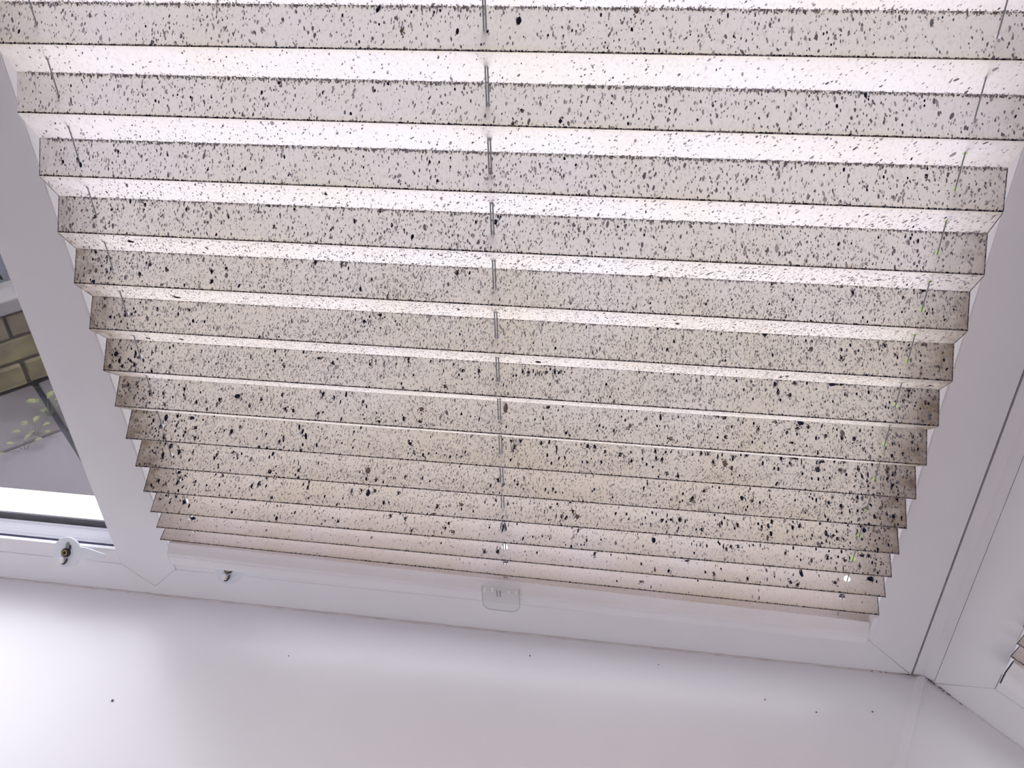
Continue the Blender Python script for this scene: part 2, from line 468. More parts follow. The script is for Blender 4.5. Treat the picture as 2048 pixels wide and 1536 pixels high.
# dark dirt lodged in the joint at the corner of the bay
_r = random.Random(12)
vs, fs = [], []
def fleck(p, a, b, ang):
    i0 = len(vs)
    for k in range(7):
        t = 2 * math.pi * k / 7; rr = _r.uniform(.75, 1.25)
        x, y = a * rr * math.cos(t), b * rr * math.sin(t)
        vs.append((p.x + x * math.cos(ang) - y * math.sin(ang), p.y + x * math.sin(ang) + y * math.cos(ang), .0017 + _r.uniform(0, .0006)))
    fs.append(tuple(range(i0, i0 + 7)))
for k in range(26):
    t = abs(_r.gauss(0, .020)) + .001
    p = Vector((CX, 0, 0)) + D45 * t - N45 * _r.uniform(.0008, .0022)
    fleck(p, _r.uniform(.0008, .0022), _r.uniform(.0003, .0008), -math.pi / 4 + _r.uniform(-.3, .3))
for k in range(20):
    x = CX - .006 - abs(_r.gauss(0, .016)); fleck(Vector((x, -.0012 - _r.uniform(0, .0006), 0)), _r.uniform(.0012, .0026), _r.uniform(.0002, .0005), _r.uniform(-.08, .08))
me = bpy.data.meshes.new('dirt'); me.from_pydata(vs, [], fs)
tag(link('dirt', me, CRUMB, bpy.data.objects['trim_8']), kind='stuff')

# ------------------------------------------------------------------ room shell behind the camera
def struct_box(name, dims, m): return tag(box_obj(name, dims, m), kind='structure')
ZF, ZC = -.62, 1.32
RX, LX = rEnd.x + .02, lEnd.x - .02
struct_box('floor', (LX - .3, RX + .3, -3.4, .16, ZF - .05, ZF), FLOORM)
poly_slab('wall_front', [(cL.x - .02, .05), (cR.x + .02, .05), (cR.x + .075, .012), (rEnd.x + .04, rEnd.y + .04), (rEnd.x - .045, rEnd.y - .045), (cR.x - .02, -.06), (cL.x + .02, -.06), (lEnd.x + .045, lEnd.y - .045), (lEnd.x - .04, lEnd.y + .04), (cL.x - .075, .012)], ZF, -.0225, WALLP)
struct_box('wall_right', (RX - .02, RX + .08, -3.4, rEnd.y - .01, ZF, ZC), WALLP)
struct_box('wall_left', (LX - .08, LX + .02, -3.4, rEnd.y - .01, ZF, ZC), WALLP)
DX0, DX1, DZ = -.95, 1.10, 1.10
struct_box('wall_back', (LX - .1, DX0, -3.5, -3.4, ZF, ZC), WALLP)
struct_box('wall_back.001', (DX1, RX + .1, -3.5, -3.4, ZF, ZC), WALLP)
struct_box('wall_back.002', (DX0, DX1, -3.5, -3.4, DZ, ZC), WALLP)
fill_door = empty('fill_door_1', (0, -3.45, ZF)); tag(fill_door, kind='structure')  # unseen glazed door, added to let daylight onto the window frames
for xa, xb in ((DX0, (DX0 + DX1) / 2), ((DX0 + DX1) / 2, DX1)):
    for u, v in ((xa, xa + .07), (xb - .07, xb)):
        box_obj('stile', (u, v, -.035, .035, 0, DZ - ZF), PVC, fill_door, .002)
    box_obj('cross_rail', (xa + .07, xb - .07, -.035, .035, 0, .12), PVC, fill_door, .002)
    box_obj('cross_rail', (xa + .07, xb - .07, -.035, .035, DZ - ZF - .08, DZ - ZF), PVC, fill_door, .002)
    box_obj('glass_pane', (xa + .07, xb - .07, -.003, .003, .12, DZ - ZF - .08), GLASS, fill_door)
struct_box('ceiling', (LX - .1, RX + .1, -3.5, .10, ZC, ZC + .06), WALLP)
def wallplate(name, pts): return poly_slab(name, pts, ZTOP + .0515, ZC, PVC)
wallplate('trim_9', [(cL.x - .02, .06), (cR.x + .02, .06), (rEnd.x + .06, rEnd.y + .06), (rEnd.x - .0, rEnd.y - .0), (cR.x, 0), (cL.x, 0), (lEnd.x, lEnd.y), (lEnd.x - .06, lEnd.y + .06)])

# ------------------------------------------------------------------ the pleated blinds
FAR=[[0.0158, 0.6445, 0.7409, 0.6419, -0.0084], [0.0164, 0.5942, 0.7409, 0.5909, -0.0084], [0.0168, 0.5431, 0.7402, 0.5422, -0.0081], [0.0161, 0.4942, 0.7404, 0.4937, -0.0077], [0.0156, 0.4464, 0.7409, 0.4467, -0.0071], [0.0156, 0.3999, 0.7412, 0.4006, -0.0065], [0.0154, 0.3558, 0.7411, 0.3573, -0.006], [0.0152, 0.3136, 0.7413, 0.3165, -0.0052], [0.0157, 0.2736, 0.7414, 0.2765, -0.0046], [0.016, 0.2375, 0.7413, 0.2412, -0.004], [0.016, 0.2042, 0.7413, 0.2092, -0.0034], [0.016, 0.1744, 0.7412, 0.1797, -0.0029], [0.0167, 0.1504, 0.7412, 0.1524, -0.0025], [0.017, 0.1311, 0.7409, 0.1272, -0.0022]]
NEAR=[[0.016, 0.6178, 0.741, 0.6158, -0.0224], [0.0164, 0.5672, 0.741, 0.5653, -0.0225], [0.0166, 0.5171, 0.7404, 0.516, -0.0228], [0.0163, 0.4686, 0.7407, 0.4683, -0.0235], [0.0156, 0.4214, 0.741, 0.4223, -0.024], [0.0156, 0.3763, 0.7414, 0.3775, -0.0245], [0.0158, 0.3326, 0.7414, 0.3345, -0.0252], [0.0155, 0.2925, 0.7414, 0.2948, -0.026], [0.0158, 0.2546, 0.7414, 0.2581, -0.0266], [0.0162, 0.2205, 0.7411, 0.2244, -0.0271], [0.0158, 0.1879, 0.7414, 0.194, -0.0276], [0.0162, 0.161, 0.7411, 0.1653, -0.0282], [0.0172, 0.1398, 0.7412, 0.1394, -0.0286], [0.0168, 0.1224, 0.7405, 0.1149, -0.0287]]

SPOTS='''0,2,357,297,64,93,0 0,2,376,608,119,174,0 0,2,848,288,108,158,0 0,2,849,412,63,92,0 0,2,501,515,110,160,0 0,2,1262,325,71,105,0 0,2,1600,671,87,130,0
0,2,2039,389,77,116,0 0,2,2257,749,68,103,0 0,3,936,140,130,194,0 0,3,639,317,94,139,0 0,3,697,296,75,111,0 0,3,1277,38,59,302,0
0,3,1298,218,110,165,0 0,3,2003,28,107,163,0 1,2,2216,971,72,194,0 0,3,2214,96,97,148,0 0,3,2051,587,116,176,0 0,3,2525,597,87,134,0
0,3,497,522,132,196,0 1,2,2530,345,140,161,0 0,1,2267,112,114,169,0 1,0,2552,994,57,118,0 0,1,2183,663,74,110,0 0,1,1302,612,93,136,0
0,1,1477,455,76,111,0 0,1,1747,503,67,98,0 0,1,1580,508,84,123,0 0,1,1368,537,51,74,0 0,0,778,223,50,71,0 1,2,647,670,68,172,0 0,2,1906,628,103,155,0
0,2,1804,552,78,117,0 1,3,761,346,274,214,0 1,3,1414,532,88,275,0 0,0,3308,152,89,134,0 0,0,3510,108,88,133,0 0,0,3468,147,81,122,0
0,0,3085,427,75,113,0 0,0,3245,560,144,225,1 0,0,2946,819,83,125,0 0,0,4089,660,50,77,0 0,0,4253,619,78,121,0 0,0,4414,502,71,109,0
0,0,4598,166,98,152,0 0,0,4581,10,70,108,0 0,0,4829,74,167,216,1 0,0,4654,876,56,87,0 0,0,4638,756,56,87,0 0,0,3802,841,66,100,0
0,1,4066,605,109,140,0 0,1,4695,233,73,115,0 0,1,4694,396,73,115,0 0,1,3581,161,84,129,0 0,1,3091,71,102,154,0 0,1,2994,237,79,119,0
0,1,4344,836,112,175,0 0,1,4816,852,88,138,0 0,1,4811,697,66,104,0 0,1,2819,792,96,144,0 0,1,4009,914,106,164,0 1,0,4695,728,65,141,0
1,0,4071,334,44,92,0 0,2,3359,292,105,163,0 0,2,3432,293,81,125,0 0,2,2850,482,75,114,0 0,2,4366,103,101,159,0 0,2,4452,250,85,135,0
0,2,3517,179,72,112,0 0,2,4888,220,61,97,0 1,1,2807,988,84,194,0 0,3,2919,40,137,213,0 0,3,3842,217,141,222,0 0,3,3857,75,91,144,0
0,3,3877,72,91,143,0 0,3,4777,205,87,141,0 0,3,4826,83,71,115,0 0,3,4979,382,87,140,0 0,3,3760,775,58,92,0 0,3,3756,579,58,92,0 1,2,4979,566,62,178,0
0,3,3518,32,100,158,0 0,0,5419,155,75,209,0 0,0,5311,187,60,94,0 0,0,5561,63,52,83,0 0,0,6026,508,71,114,0 0,0,5189,564,54,84,0 0,0,5846,934,52,84,0
0,0,5932,859,39,62,0 0,1,5397,297,56,89,0 0,1,5383,393,77,122,0 0,1,5683,311,55,88,0 0,1,6196,331,94,153,0 0,1,6374,68,107,238,0 0,1,6749,166,65,107,0
0,1,6752,276,65,108,0 0,1,6624,712,79,130,0 0,1,6621,397,46,76,0 0,1,5696,648,69,111,0 0,1,5285,723,70,112,0 0,1,5237,492,56,89,0
0,0,6737,141,62,101,0 0,0,6909,670,49,81,0 0,2,6328,154,105,173,0 0,2,6597,297,76,126,0 0,2,6756,298,68,114,0 0,2,6878,239,116,194,0
0,2,6879,75,75,125,0 0,2,7253,45,67,113,0 0,3,5526,130,83,136,0 0,3,6476,376,73,121,0 1,2,6881,806,69,214,0 0,3,6844,160,79,132,0
0,3,6881,195,93,156,0 0,3,6932,248,100,168,0 0,3,6889,105,71,120,0 0,3,6659,207,79,133,0 1,1,6753,759,60,155,0 0,4,452,236,90,365,0
0,4,492,535,79,229,0 0,4,460,609,105,156,0 0,4,486,224,91,136,0 0,4,558,195,67,229,0 0,4,406,462,77,115,0 0,4,663,342,90,135,0 0,4,760,631,167,197,0
0,4,816,305,97,145,0 0,4,849,358,117,176,0 0,4,1000,462,110,279,0 0,4,1409,460,120,236,0 0,4,1533,355,114,174,0 0,4,251,555,85,126,0
1,3,1411,551,84,262,0 1,3,765,341,288,174,0 1,3,496,428,51,154,0 0,4,2043,48,99,152,0 0,4,2315,53,117,181,0 0,4,1016,986,68,103,0
1,4,1010,686,365,206,0 1,4,991,597,182,176,0 0,5,552,480,108,162,0 0,5,587,400,100,151,0 0,5,565,312,93,141,0 0,5,492,528,122,184,0
0,5,989,400,91,215,0 0,5,989,217,46,269,0 0,5,1009,250,46,215,0 0,5,1088,261,148,118,0 0,5,1240,572,102,203,0 0,5,1166,611,63,96,0
0,5,1264,458,45,160,0 0,5,788,740,85,129,0 0,5,457,718,101,152,0 0,5,310,893,65,98,0 0,5,286,795,58,87,0 0,5,652,242,46,130,0 0,5,1373,93,45,160,0
0,6,270,467,204,281,0 0,6,461,411,119,246,0 0,6,492,535,126,190,0 0,6,463,765,133,201,0 0,6,477,930,71,167,0 0,6,617,342,83,246,0
0,6,652,216,110,168,0 0,6,787,171,95,145,0 0,6,717,371,73,111,0 0,6,225,844,180,202,0 0,6,345,827,126,190,0 0,6,418,644,104,157,0 0,6,396,603,96,145,0
0,6,567,826,81,122,0 0,6,466,35,96,146,0 0,6,1569,300,80,220,0 0,6,1782,385,78,120,0 0,6,1762,646,64,98,0 0,6,1890,520,113,174,0 0,6,2057,56,98,153,0
0,6,1746,784,57,87,0 0,5,1930,891,68,105,0 1,5,617,673,200,299,0 1,5,954,540,221,253,0 0,7,260,280,130,198,0 0,7,339,243,114,174,0
0,7,430,678,106,161,0 0,7,490,526,113,173,0 0,7,525,479,91,138,0 0,7,625,468,136,207,0 0,7,828,294,135,207,0 0,7,830,470,105,161,0
0,7,835,175,60,196,0 0,7,338,698,91,139,0 0,7,726,572,98,149,0 0,7,966,674,134,206,0 0,7,1081,881,84,227,0 0,7,1186,546,133,205,0
0,7,1169,705,111,171,0 0,7,1360,399,297,251,0 0,7,990,356,89,138,0 0,7,1594,435,146,227,0 0,7,1788,257,131,204,0 0,7,1913,727,130,202,0
0,7,1835,688,108,169,0 0,7,659,35,83,127,0 0,7,768,169,90,138,0 0,7,504,798,91,138,0 0,7,652,804,128,195,0 0,4,2314,64,111,171,0 0,4,2387,19,65,101,0
0,4,2539,96,125,251,0 0,4,2597,187,83,220,0 0,4,3507,159,140,275,0 0,4,3611,149,100,177,0 0,4,2633,951,51,80,0 0,5,2677,301,161,177,0
0,5,2722,158,93,146,0 0,5,2708,242,60,94,0 0,5,2814,88,181,135,0 0,5,2776,183,60,94,0 0,5,2850,145,59,93,0 0,5,2826,461,73,114,0 0,5,2667,463,53,83,0
0,5,2628,612,86,135,0 0,5,2603,741,43,177,0 0,5,2948,239,66,104,0 0,5,3513,517,77,123,0 1,4,3518,402,126,192,0 1,4,3076,996,99,174,0
0,5,3237,20,42,206,0 0,5,4134,631,69,111,0 0,5,4319,742,100,161,0 0,4,4091,750,39,194,0 0,6,2336,320,125,195,0 0,6,2376,192,90,141,0
0,6,2673,294,116,183,0 0,6,2210,207,281,109,0 0,6,2393,742,76,119,0 0,6,3020,151,95,150,0 0,6,3023,276,44,160,0 0,6,2989,534,61,96,0
0,6,3074,527,94,149,0 0,6,2974,798,95,149,0 0,6,3217,93,94,149,0 0,6,3299,76,80,128,0 0,6,3423,140,87,138,0 0,6,3338,353,65,213,0
0,6,3505,311,113,180,0 0,6,3478,438,86,138,0 0,6,3506,556,73,116,0 0,6,3649,288,128,233,0 0,6,3361,793,120,191,0 0,6,3775,499,99,158,0
0,6,3872,647,53,231,0 0,6,3976,350,91,147,0 0,6,3950,366,85,137,0 0,6,4029,226,111,179,0 0,6,4079,233,130,210,0 0,6,4120,190,63,262,0
0,6,4158,217,52,293,0 0,6,4174,249,52,262,0 0,6,4143,273,52,231,0 0,6,4196,262,52,209,0 0,6,4231,202,110,178,0 0,6,4265,107,97,157,0
0,6,4304,169,110,178,0 0,6,4339,196,97,157,0 1,5,4167,643,318,360,0 0,7,2178,151,162,248,0 0,7,2285,261,115,247,0 0,7,2349,369,69,246,0
0,7,2394,103,103,314,0 0,7,2562,294,120,190,0 0,7,2599,437,80,223,0 0,7,2153,767,138,190,0 0,7,3110,414,190,221,1 0,7,3870,185,196,306,1
0,7,3688,171,68,110,0 0,7,3475,472,103,164,0 0,7,2697,614,84,133,0 0,7,4244,100,194,130,0 0,5,4562,95,60,171,0 0,5,5138,35,103,169,0
0,5,5276,364,102,168,0 0,5,5225,605,102,168,0 0,4,5177,670,56,209,0 0,4,5062,713,76,124,0 0,4,5490,663,86,142,0 0,4,5134,70,132,209,0
1,3,5057,962,113,189,0 1,4,5286,601,190,162,0 1,4,5117,754,42,191,0 0,5,5643,89,65,108,0 0,5,5505,268,48,79,0 0,5,5595,576,53,88,0
0,5,5536,15,66,109,0 0,5,5459,732,72,118,0 0,4,5200,91,76,124,0 0,6,5014,33,71,176,0 0,6,5302,34,81,134,0 0,6,4747,436,89,145,0 0,6,5490,173,50,174,0
0,6,5527,96,60,174,0 0,6,5817,103,104,173,0 0,6,5758,518,73,122,0 0,6,4568,823,64,104,0 0,6,4690,900,70,114,0 0,6,4786,792,76,124,0
0,6,4306,182,110,178,0 0,6,4389,164,64,104,0 0,6,4449,169,64,104,0 0,7,4374,30,93,152,0 0,7,4246,95,100,163,0 0,7,4335,167,67,108,0
0,7,4209,433,65,184,0 0,7,4137,479,67,108,0 0,7,4970,472,147,234,1 0,7,5226,178,125,298,0 0,7,4891,220,78,129,0 0,7,4925,320,98,160,0
0,7,4705,527,92,150,0 0,7,4739,562,78,128,0 0,7,4689,682,85,139,0 0,7,4832,648,111,181,0 0,7,5199,417,84,138,0 0,7,5019,21,78,129,0
0,7,5767,53,173,137,0 0,7,5663,336,63,105,0 0,7,5781,333,41,126,0 0,7,5376,126,64,106,0 0,7,5597,32,51,85,0 0,6,4852,552,41,155,0 0,7,5710,31,205,74,0
0,4,5974,41,109,159,0 0,4,6483,34,94,157,0 0,4,6571,175,124,185,0 1,3,6570,830,43,161,0 0,3,6450,848,42,71,0 0,3,6942,844,52,88,0
1,3,6938,752,57,218,0 1,3,6718,543,42,157,0 0,4,6935,236,92,156,0 0,4,6933,602,76,128,0 0,4,7149,492,70,119,0 0,4,7298,474,64,109,0
0,4,7075,42,147,110,0 0,4,6135,423,78,131,0 0,4,6348,818,61,102,0 0,4,6732,216,38,64,0 1,3,6776,996,37,142,0 0,4,6949,513,54,92,0 0,4,7354,624,48,82,0
0,5,5985,21,189,196,0 1,4,6315,534,50,236,0 0,5,6302,132,81,136,0 0,5,6349,142,75,126,0 0,5,6343,343,140,174,0 0,5,6575,328,101,174,0
0,5,6578,549,111,145,0 0,5,6704,325,80,135,0 0,5,6800,289,57,96,0 0,5,6823,301,57,96,0 0,5,6859,250,62,106,0 0,5,6878,289,56,96,0
0,5,6900,153,118,163,0 0,5,6896,637,45,153,0 0,5,7179,64,117,95,0 0,5,7169,360,73,124,0 0,5,7098,457,45,76,0 0,5,7134,449,39,67,0
0,5,7302,632,125,95,0 1,4,7170,615,47,234,0 0,5,6651,5,63,106,0 0,5,7371,660,44,76,0 0,6,6125,138,133,222,0 0,6,6155,335,146,252,0
0,6,6280,64,136,171,0 0,6,6380,49,87,181,0 0,6,6251,415,155,181,0 0,6,6176,560,90,151,0 0,6,6584,38,335,170,0 0,6,6649,17,143,130,0
0,6,6673,103,53,90,0 0,6,6710,51,71,120,0 0,6,6683,292,105,220,0 0,6,6455,201,66,110,0 0,6,6590,507,77,130,0 0,6,6359,499,66,110,0
0,6,7133,368,112,129,0 0,6,7181,407,58,99,0 0,6,7232,395,69,118,0 0,6,7306,378,130,217,0 0,6,6999,564,99,168,0 0,6,7023,592,70,119,0
0,6,7215,581,58,99,0 0,6,7266,553,75,128,0 0,6,7172,77,187,129,0 0,6,7219,83,69,119,0 0,6,7332,174,58,99,0 0,6,7361,283,58,98,0 0,6,5956,582,79,131,0
0,6,5936,104,85,142,0 0,6,5879,345,85,142,0 1,5,6156,662,138,270,0 1,5,6196,508,155,266,0 1,5,7133,651,37,264,0 1,5,7298,591,126,262,0
1,5,6991,334,32,222,0 0,8,791,138,327,210,0 0,8,646,110,136,211,0 0,8,1016,21,94,147,0 0,8,909,168,101,157,0 0,8,849,463,184,177,0
0,8,492,496,150,230,0 0,8,509,327,55,210,0 0,8,548,866,109,260,0 0,8,374,489,82,126,0 0,8,457,659,88,136,0 0,8,325,713,68,105,0 0,8,691,757,94,145,0
0,8,753,633,163,125,0 0,8,864,805,140,228,0 0,8,1145,470,80,124,0 0,8,1220,488,150,290,0 0,8,1298,317,106,166,0 0,8,1568,495,99,154,0
0,8,1881,173,105,360,0 0,8,1921,324,126,308,0 0,8,1960,476,136,358,0 0,8,1745,601,105,409,0 0,8,1708,700,131,204,0 0,8,1762,883,52,204,0
0,8,1598,960,158,173,0 0,8,1379,980,66,102,0 0,8,1442,982,66,102,0 0,8,1218,996,53,82,0 0,8,1941,748,104,203,0 0,8,2078,731,104,254,0
0,8,1722,982,78,122,0 0,8,1932,945,125,203,0 0,9,484,196,202,304,0 0,9,586,379,178,324,0 0,9,730,330,111,259,0 0,9,425,536,168,431,0
0,9,330,466,157,130,0 0,9,982,370,110,236,0 0,9,1141,234,121,236,0 0,9,1233,266,102,161,0 0,9,1521,311,98,213,0 0,9,1018,708,95,149,0
0,9,1556,798,216,252,0 0,9,1840,684,128,210,0 0,9,1827,446,43,317,0 0,9,541,563,97,151,0 0,9,1608,617,67,106,0 0,9,1384,651,67,106,0
0,10,511,410,127,198,0 0,10,500,567,159,329,0 0,10,488,222,171,199,0 0,10,686,498,126,197,0 0,10,812,598,105,164,0 0,10,946,542,101,218,0
0,10,1285,488,111,272,0 0,10,1353,394,167,326,0 0,10,1433,448,100,239,0 0,10,1516,829,165,182,0 0,10,1810,288,88,238,0 0,10,1862,387,109,302,0
0,10,1161,606,83,130,0 0,10,1422,165,124,197,0 0,9,1849,933,119,188,0 0,10,376,658,114,187,0 0,10,958,213,119,187,0 0,10,882,195,91,143,0
0,10,294,565,142,220,0 0,10,562,319,99,155,0 0,10,683,614,91,142,0 0,11,496,526,207,342,0 0,11,560,649,103,283,0 0,11,391,351,162,195,0
0,11,1515,824,156,311,0 0,11,1488,733,90,145,0 0,11,1516,645,56,134,0 0,11,914,585,92,147,0 0,11,1033,750,169,168,0 0,11,1371,328,56,192,0
0,11,1528,350,56,169,0 0,12,538,502,289,214,0 0,11,1661,602,69,111,0 0,11,277,343,94,149,0 0,7,2733,877,139,165,0 0,7,2884,819,86,136,0
0,7,2955,743,109,271,0 0,7,3105,773,108,184,0 0,7,3641,582,68,269,0 0,7,3171,888,39,145,0 0,7,2376,896,80,293,0 0,8,2480,54,103,174,0
0,8,2419,212,103,204,0 0,8,2431,716,93,192,0 0,8,2580,561,70,111,0 0,8,2954,388,91,252,0 0,8,2972,454,182,171,0 0,8,3154,190,50,151,0
0,8,3105,787,131,219,0 0,8,3155,721,81,130,0 0,8,3228,702,81,129,0 0,8,3494,599,80,238,0 0,8,3359,779,105,169,0 0,8,3469,744,68,109,0
0,8,3419,705,74,119,0 0,8,3307,734,68,109,0 0,8,2964,778,75,120,0 0,8,3028,789,63,100,0 0,8,3265,536,56,90,0 0,8,3745,378,74,119,0
0,8,2168,463,52,173,0 0,8,2154,502,64,102,0 0,9,2525,503,336,365,1 0,9,2447,579,72,115,0 0,9,2521,789,110,176,0 0,9,2621,806,110,176,0
0,9,2693,858,97,154,0 0,9,2897,602,109,176,0 0,9,3065,611,103,257,0 0,9,2787,687,52,186,0 0,9,3403,126,83,135,0 0,9,3661,187,61,206,0
0,9,3784,492,125,204,0 0,9,3719,681,101,224,0 0,9,2025,379,64,232,0 0,10,2315,380,108,300,0 0,10,2411,335,114,182,0 0,10,2481,409,236,427,0
0,10,2547,316,139,214,0 0,10,2786,332,119,191,0 0,10,2653,696,117,211,0 0,10,3643,398,83,209,0 0,10,3746,296,109,178,0 0,10,3187,674,136,251,0
0,10,3419,553,177,178,1 0,10,3425,698,73,209,0 0,10,3542,730,72,187,0 0,10,3162,955,115,177,0 0,10,3098,955,52,187,0 0,10,2053,651,98,214,0
0,11,2092,635,82,133,0 0,11,2157,741,122,198,0 0,11,2829,440,129,220,0 0,11,2678,400,108,221,0 0,11,2918,837,106,173,0 0,11,3270,485,106,174,0
0,11,3245,653,128,152,0 0,11,3329,761,148,173,0 0,11,3218,833,64,194,0 0,11,3680,501,98,162,0 0,12,3184,579,94,159,0 0,12,3624,729,99,168,0
0,11,1994,880,82,132,0 0,11,1940,701,44,221,0 0,12,3765,681,127,201,0 0,8,3939,321,128,277,0 0,8,3994,117,128,199,0 0,8,3907,122,148,129,0
0,8,4182,128,117,218,0 0,8,4254,61,97,277,0 0,8,3825,108,80,130,0 0,8,4247,493,97,216,0 0,8,4328,290,68,541,0 0,8,4355,574,97,196,0
0,8,4408,543,97,235,0 0,8,4291,744,97,195,0 0,8,3918,740,88,187,0 0,8,3935,461,67,109,0 0,8,4568,630,77,204,0 0,8,4611,626,96,195,0
0,8,4644,508,71,117,0 0,8,4604,116,173,216,0 0,8,4669,116,135,236,0 0,8,4545,79,84,138,0 0,8,4764,245,115,176,0 0,8,4899,312,162,243,0
0,8,5003,488,123,174,0 0,8,4993,213,100,166,0 0,8,5094,176,66,292,0 0,8,5098,395,105,174,0 0,8,5137,554,99,164,0 0,8,5192,623,87,144,0
0,8,5207,113,117,194,0 0,8,5218,330,117,194,0 0,8,5271,357,128,213,0 0,8,5300,123,99,165,0 0,8,5347,93,75,272,0 0,8,5320,790,116,192,0
0,8,5417,837,115,191,0 0,8,5535,135,103,213,0 0,8,5248,709,47,173,0 0,8,5246,910,87,144,0 0,8,4405,816,58,175,0 0,7,3889,760,89,143,0
0,7,4211,427,57,266,0 0,7,4138,476,76,124,0 0,7,4454,880,87,141,0 0,7,5326,763,109,204,0 0,7,5297,754,73,121,0 0,7,3870,215,240,528,1
0,8,3997,993,39,440,0 0,9,3971,569,112,183,0 0,9,3939,446,75,122,0 0,9,4304,628,104,171,0 0,9,4235,655,92,151,0 0,9,4263,777,80,131,0
0,9,4332,733,92,151,0 0,9,4684,539,103,170,0 0,9,4397,733,73,120,0 0,9,5161,185,78,351,0 0,9,5132,420,58,199,0 0,9,5313,370,67,219,0
0,9,5484,454,101,168,0 0,9,5573,590,124,296,0 0,9,5564,593,106,177,0 0,9,5483,675,83,138,0 0,9,5460,726,83,138,0 0,9,5252,786,48,158,0
0,9,4588,965,91,149,0 0,10,3865,383,72,261,0 0,10,4274,402,107,176,0 0,10,4336,261,101,166,0 0,10,4222,554,51,310,0 0,10,4336,683,61,308,0
0,10,4388,668,131,205,0 0,10,4270,827,82,133,0 0,10,4490,470,106,175,0 0,10,4537,636,221,287,1 0,10,4891,426,100,205,0 0,10,4993,422,99,174,0
0,10,5016,575,79,183,0 0,10,4945,632,68,112,0 0,10,5230,300,104,174,0 0,10,5265,343,69,204,0 0,10,5366,349,69,254,0 0,10,5318,541,98,253,0
0,10,5362,563,91,152,0 0,10,5405,480,177,152,0 0,10,5484,475,196,223,0 0,10,5533,495,78,222,0 0,10,5475,741,59,221,0 0,10,5221,710,59,253,0
0,10,5372,894,103,170,0 0,11,4543,344,123,236,0 0,10,5636,739,84,140,0 0,11,4203,636,103,171,0 0,11,4631,660,108,180,0 0,11,4768,591,82,138,0
0,11,4113,693,83,139,0 0,11,4020,786,104,234,0 0,11,4278,706,62,181,0 0,11,3814,472,105,594,0 0,11,3790,404,53,433,0 0,11,3838,427,63,541,0
0,11,3862,344,42,325,0 0,11,4491,924,102,232,0 0,11,4415,978,63,105,0 0,11,4436,879,51,137,0 0,11,4581,826,76,127,0 0,11,4612,817,76,126,0
0,11,4545,827,41,158,0 0,11,5265,456,201,295,0 0,11,5167,688,50,157,0 0,12,4149,601,98,167,0 0,12,4711,448,125,244,0 0,12,4870,433,72,166,0
0,12,3629,740,159,190,0 0,12,3757,696,148,224,0 0,11,3944,281,84,217,0 0,7,5663,336,73,121,0 0,7,5716,628,92,153,0 0,7,5779,606,148,185,0
0,7,6005,693,91,152,0 0,7,5919,158,78,131,0 0,7,6011,155,98,164,0 0,7,6050,318,115,196,0 0,7,6107,697,78,130,0 0,7,6209,762,64,108,0
0,7,6333,631,124,108,0 0,7,6525,458,103,194,0 0,7,6599,379,134,194,0 0,7,6691,176,83,140,0 0,7,6692,338,51,183,0 0,7,6735,407,127,215,0
0,7,6832,405,153,204,0 0,7,6369,380,96,162,0 0,7,6286,356,135,184,0 0,7,6397,64,311,195,0 0,7,6373,216,207,130,0 0,7,6461,159,124,184,0
0,7,6877,161,95,161,0 0,7,6191,76,110,185,0 0,7,6452,692,70,118,0 0,8,5817,357,240,339,1 0,8,5884,162,120,272,0 0,8,5715,317,115,193,0
0,8,5608,76,110,274,0 0,8,5669,80,116,194,0 0,8,5752,157,77,318,0 0,8,5790,68,77,285,0 0,8,5876,479,121,203,0 0,8,5878,667,74,124,0
0,8,5946,688,81,135,0 0,8,5951,45,94,159,0 0,8,6000,44,109,136,0 0,8,6140,252,97,225,0 0,8,6138,55,80,136,0 0,8,6295,53,108,214,0
0,8,6368,191,100,168,0 0,8,6238,382,100,168,0 0,8,6273,392,113,191,0 0,8,6397,18,483,135,0 0,8,6467,106,53,337,0 0,8,6598,90,96,269,0
0,8,6601,323,265,268,0 0,8,6643,59,213,168,0 0,8,6477,481,99,167,0 0,8,6556,607,92,155,0 0,8,6610,611,105,177,0 0,8,6820,31,111,190,0
0,8,6794,279,148,211,0 0,8,6842,413,95,200,0 0,8,6944,231,111,189,0 0,8,7021,364,73,332,0 0,8,7055,27,105,245,0 0,8,7022,709,97,165,0
0,8,7177,264,110,188,0 0,8,7247,256,109,188,0 0,8,6918,431,78,133,0 0,9,5671,320,169,176,0 0,9,5805,167,97,164,0 0,9,6005,437,189,220,0
0,9,6076,124,67,210,0 0,9,6100,503,110,185,0 0,9,6164,545,103,173,0 0,9,6043,809,103,172,0 0,9,5804,810,67,173,0 0,9,6556,743,88,148,0
0,9,6651,333,98,230,0 0,9,6619,286,102,173,0 0,9,6592,241,75,127,0 0,9,6249,319,66,255,0 0,9,6469,385,88,150,0 0,9,6758,374,114,195,0
0,9,6860,444,147,251,0 0,9,6867,669,100,170,0 0,9,6935,601,86,273,0 0,9,6726,801,76,227,0 0,9,7002,144,130,207,0 0,9,6996,266,100,172,0
0,9,7108,333,73,125,0 0,9,7250,608,86,147,0 0,9,7303,651,159,203,0 0,9,7045,152,100,172,0 0,10,5799,213,100,168,0 0,10,5865,452,91,297,0
0,10,5845,520,128,214,0 0,10,6005,473,137,213,0 0,10,5981,604,92,154,0 0,10,5916,499,71,119,0 0,10,5686,732,115,237,0 0,10,5637,734,85,142,0
0,10,6221,512,113,354,0 0,10,6496,422,139,235,0 0,10,6555,364,134,224,0 0,10,6305,672,135,293,0 0,10,6272,824,90,292,1 0,10,6311,279,113,261,0
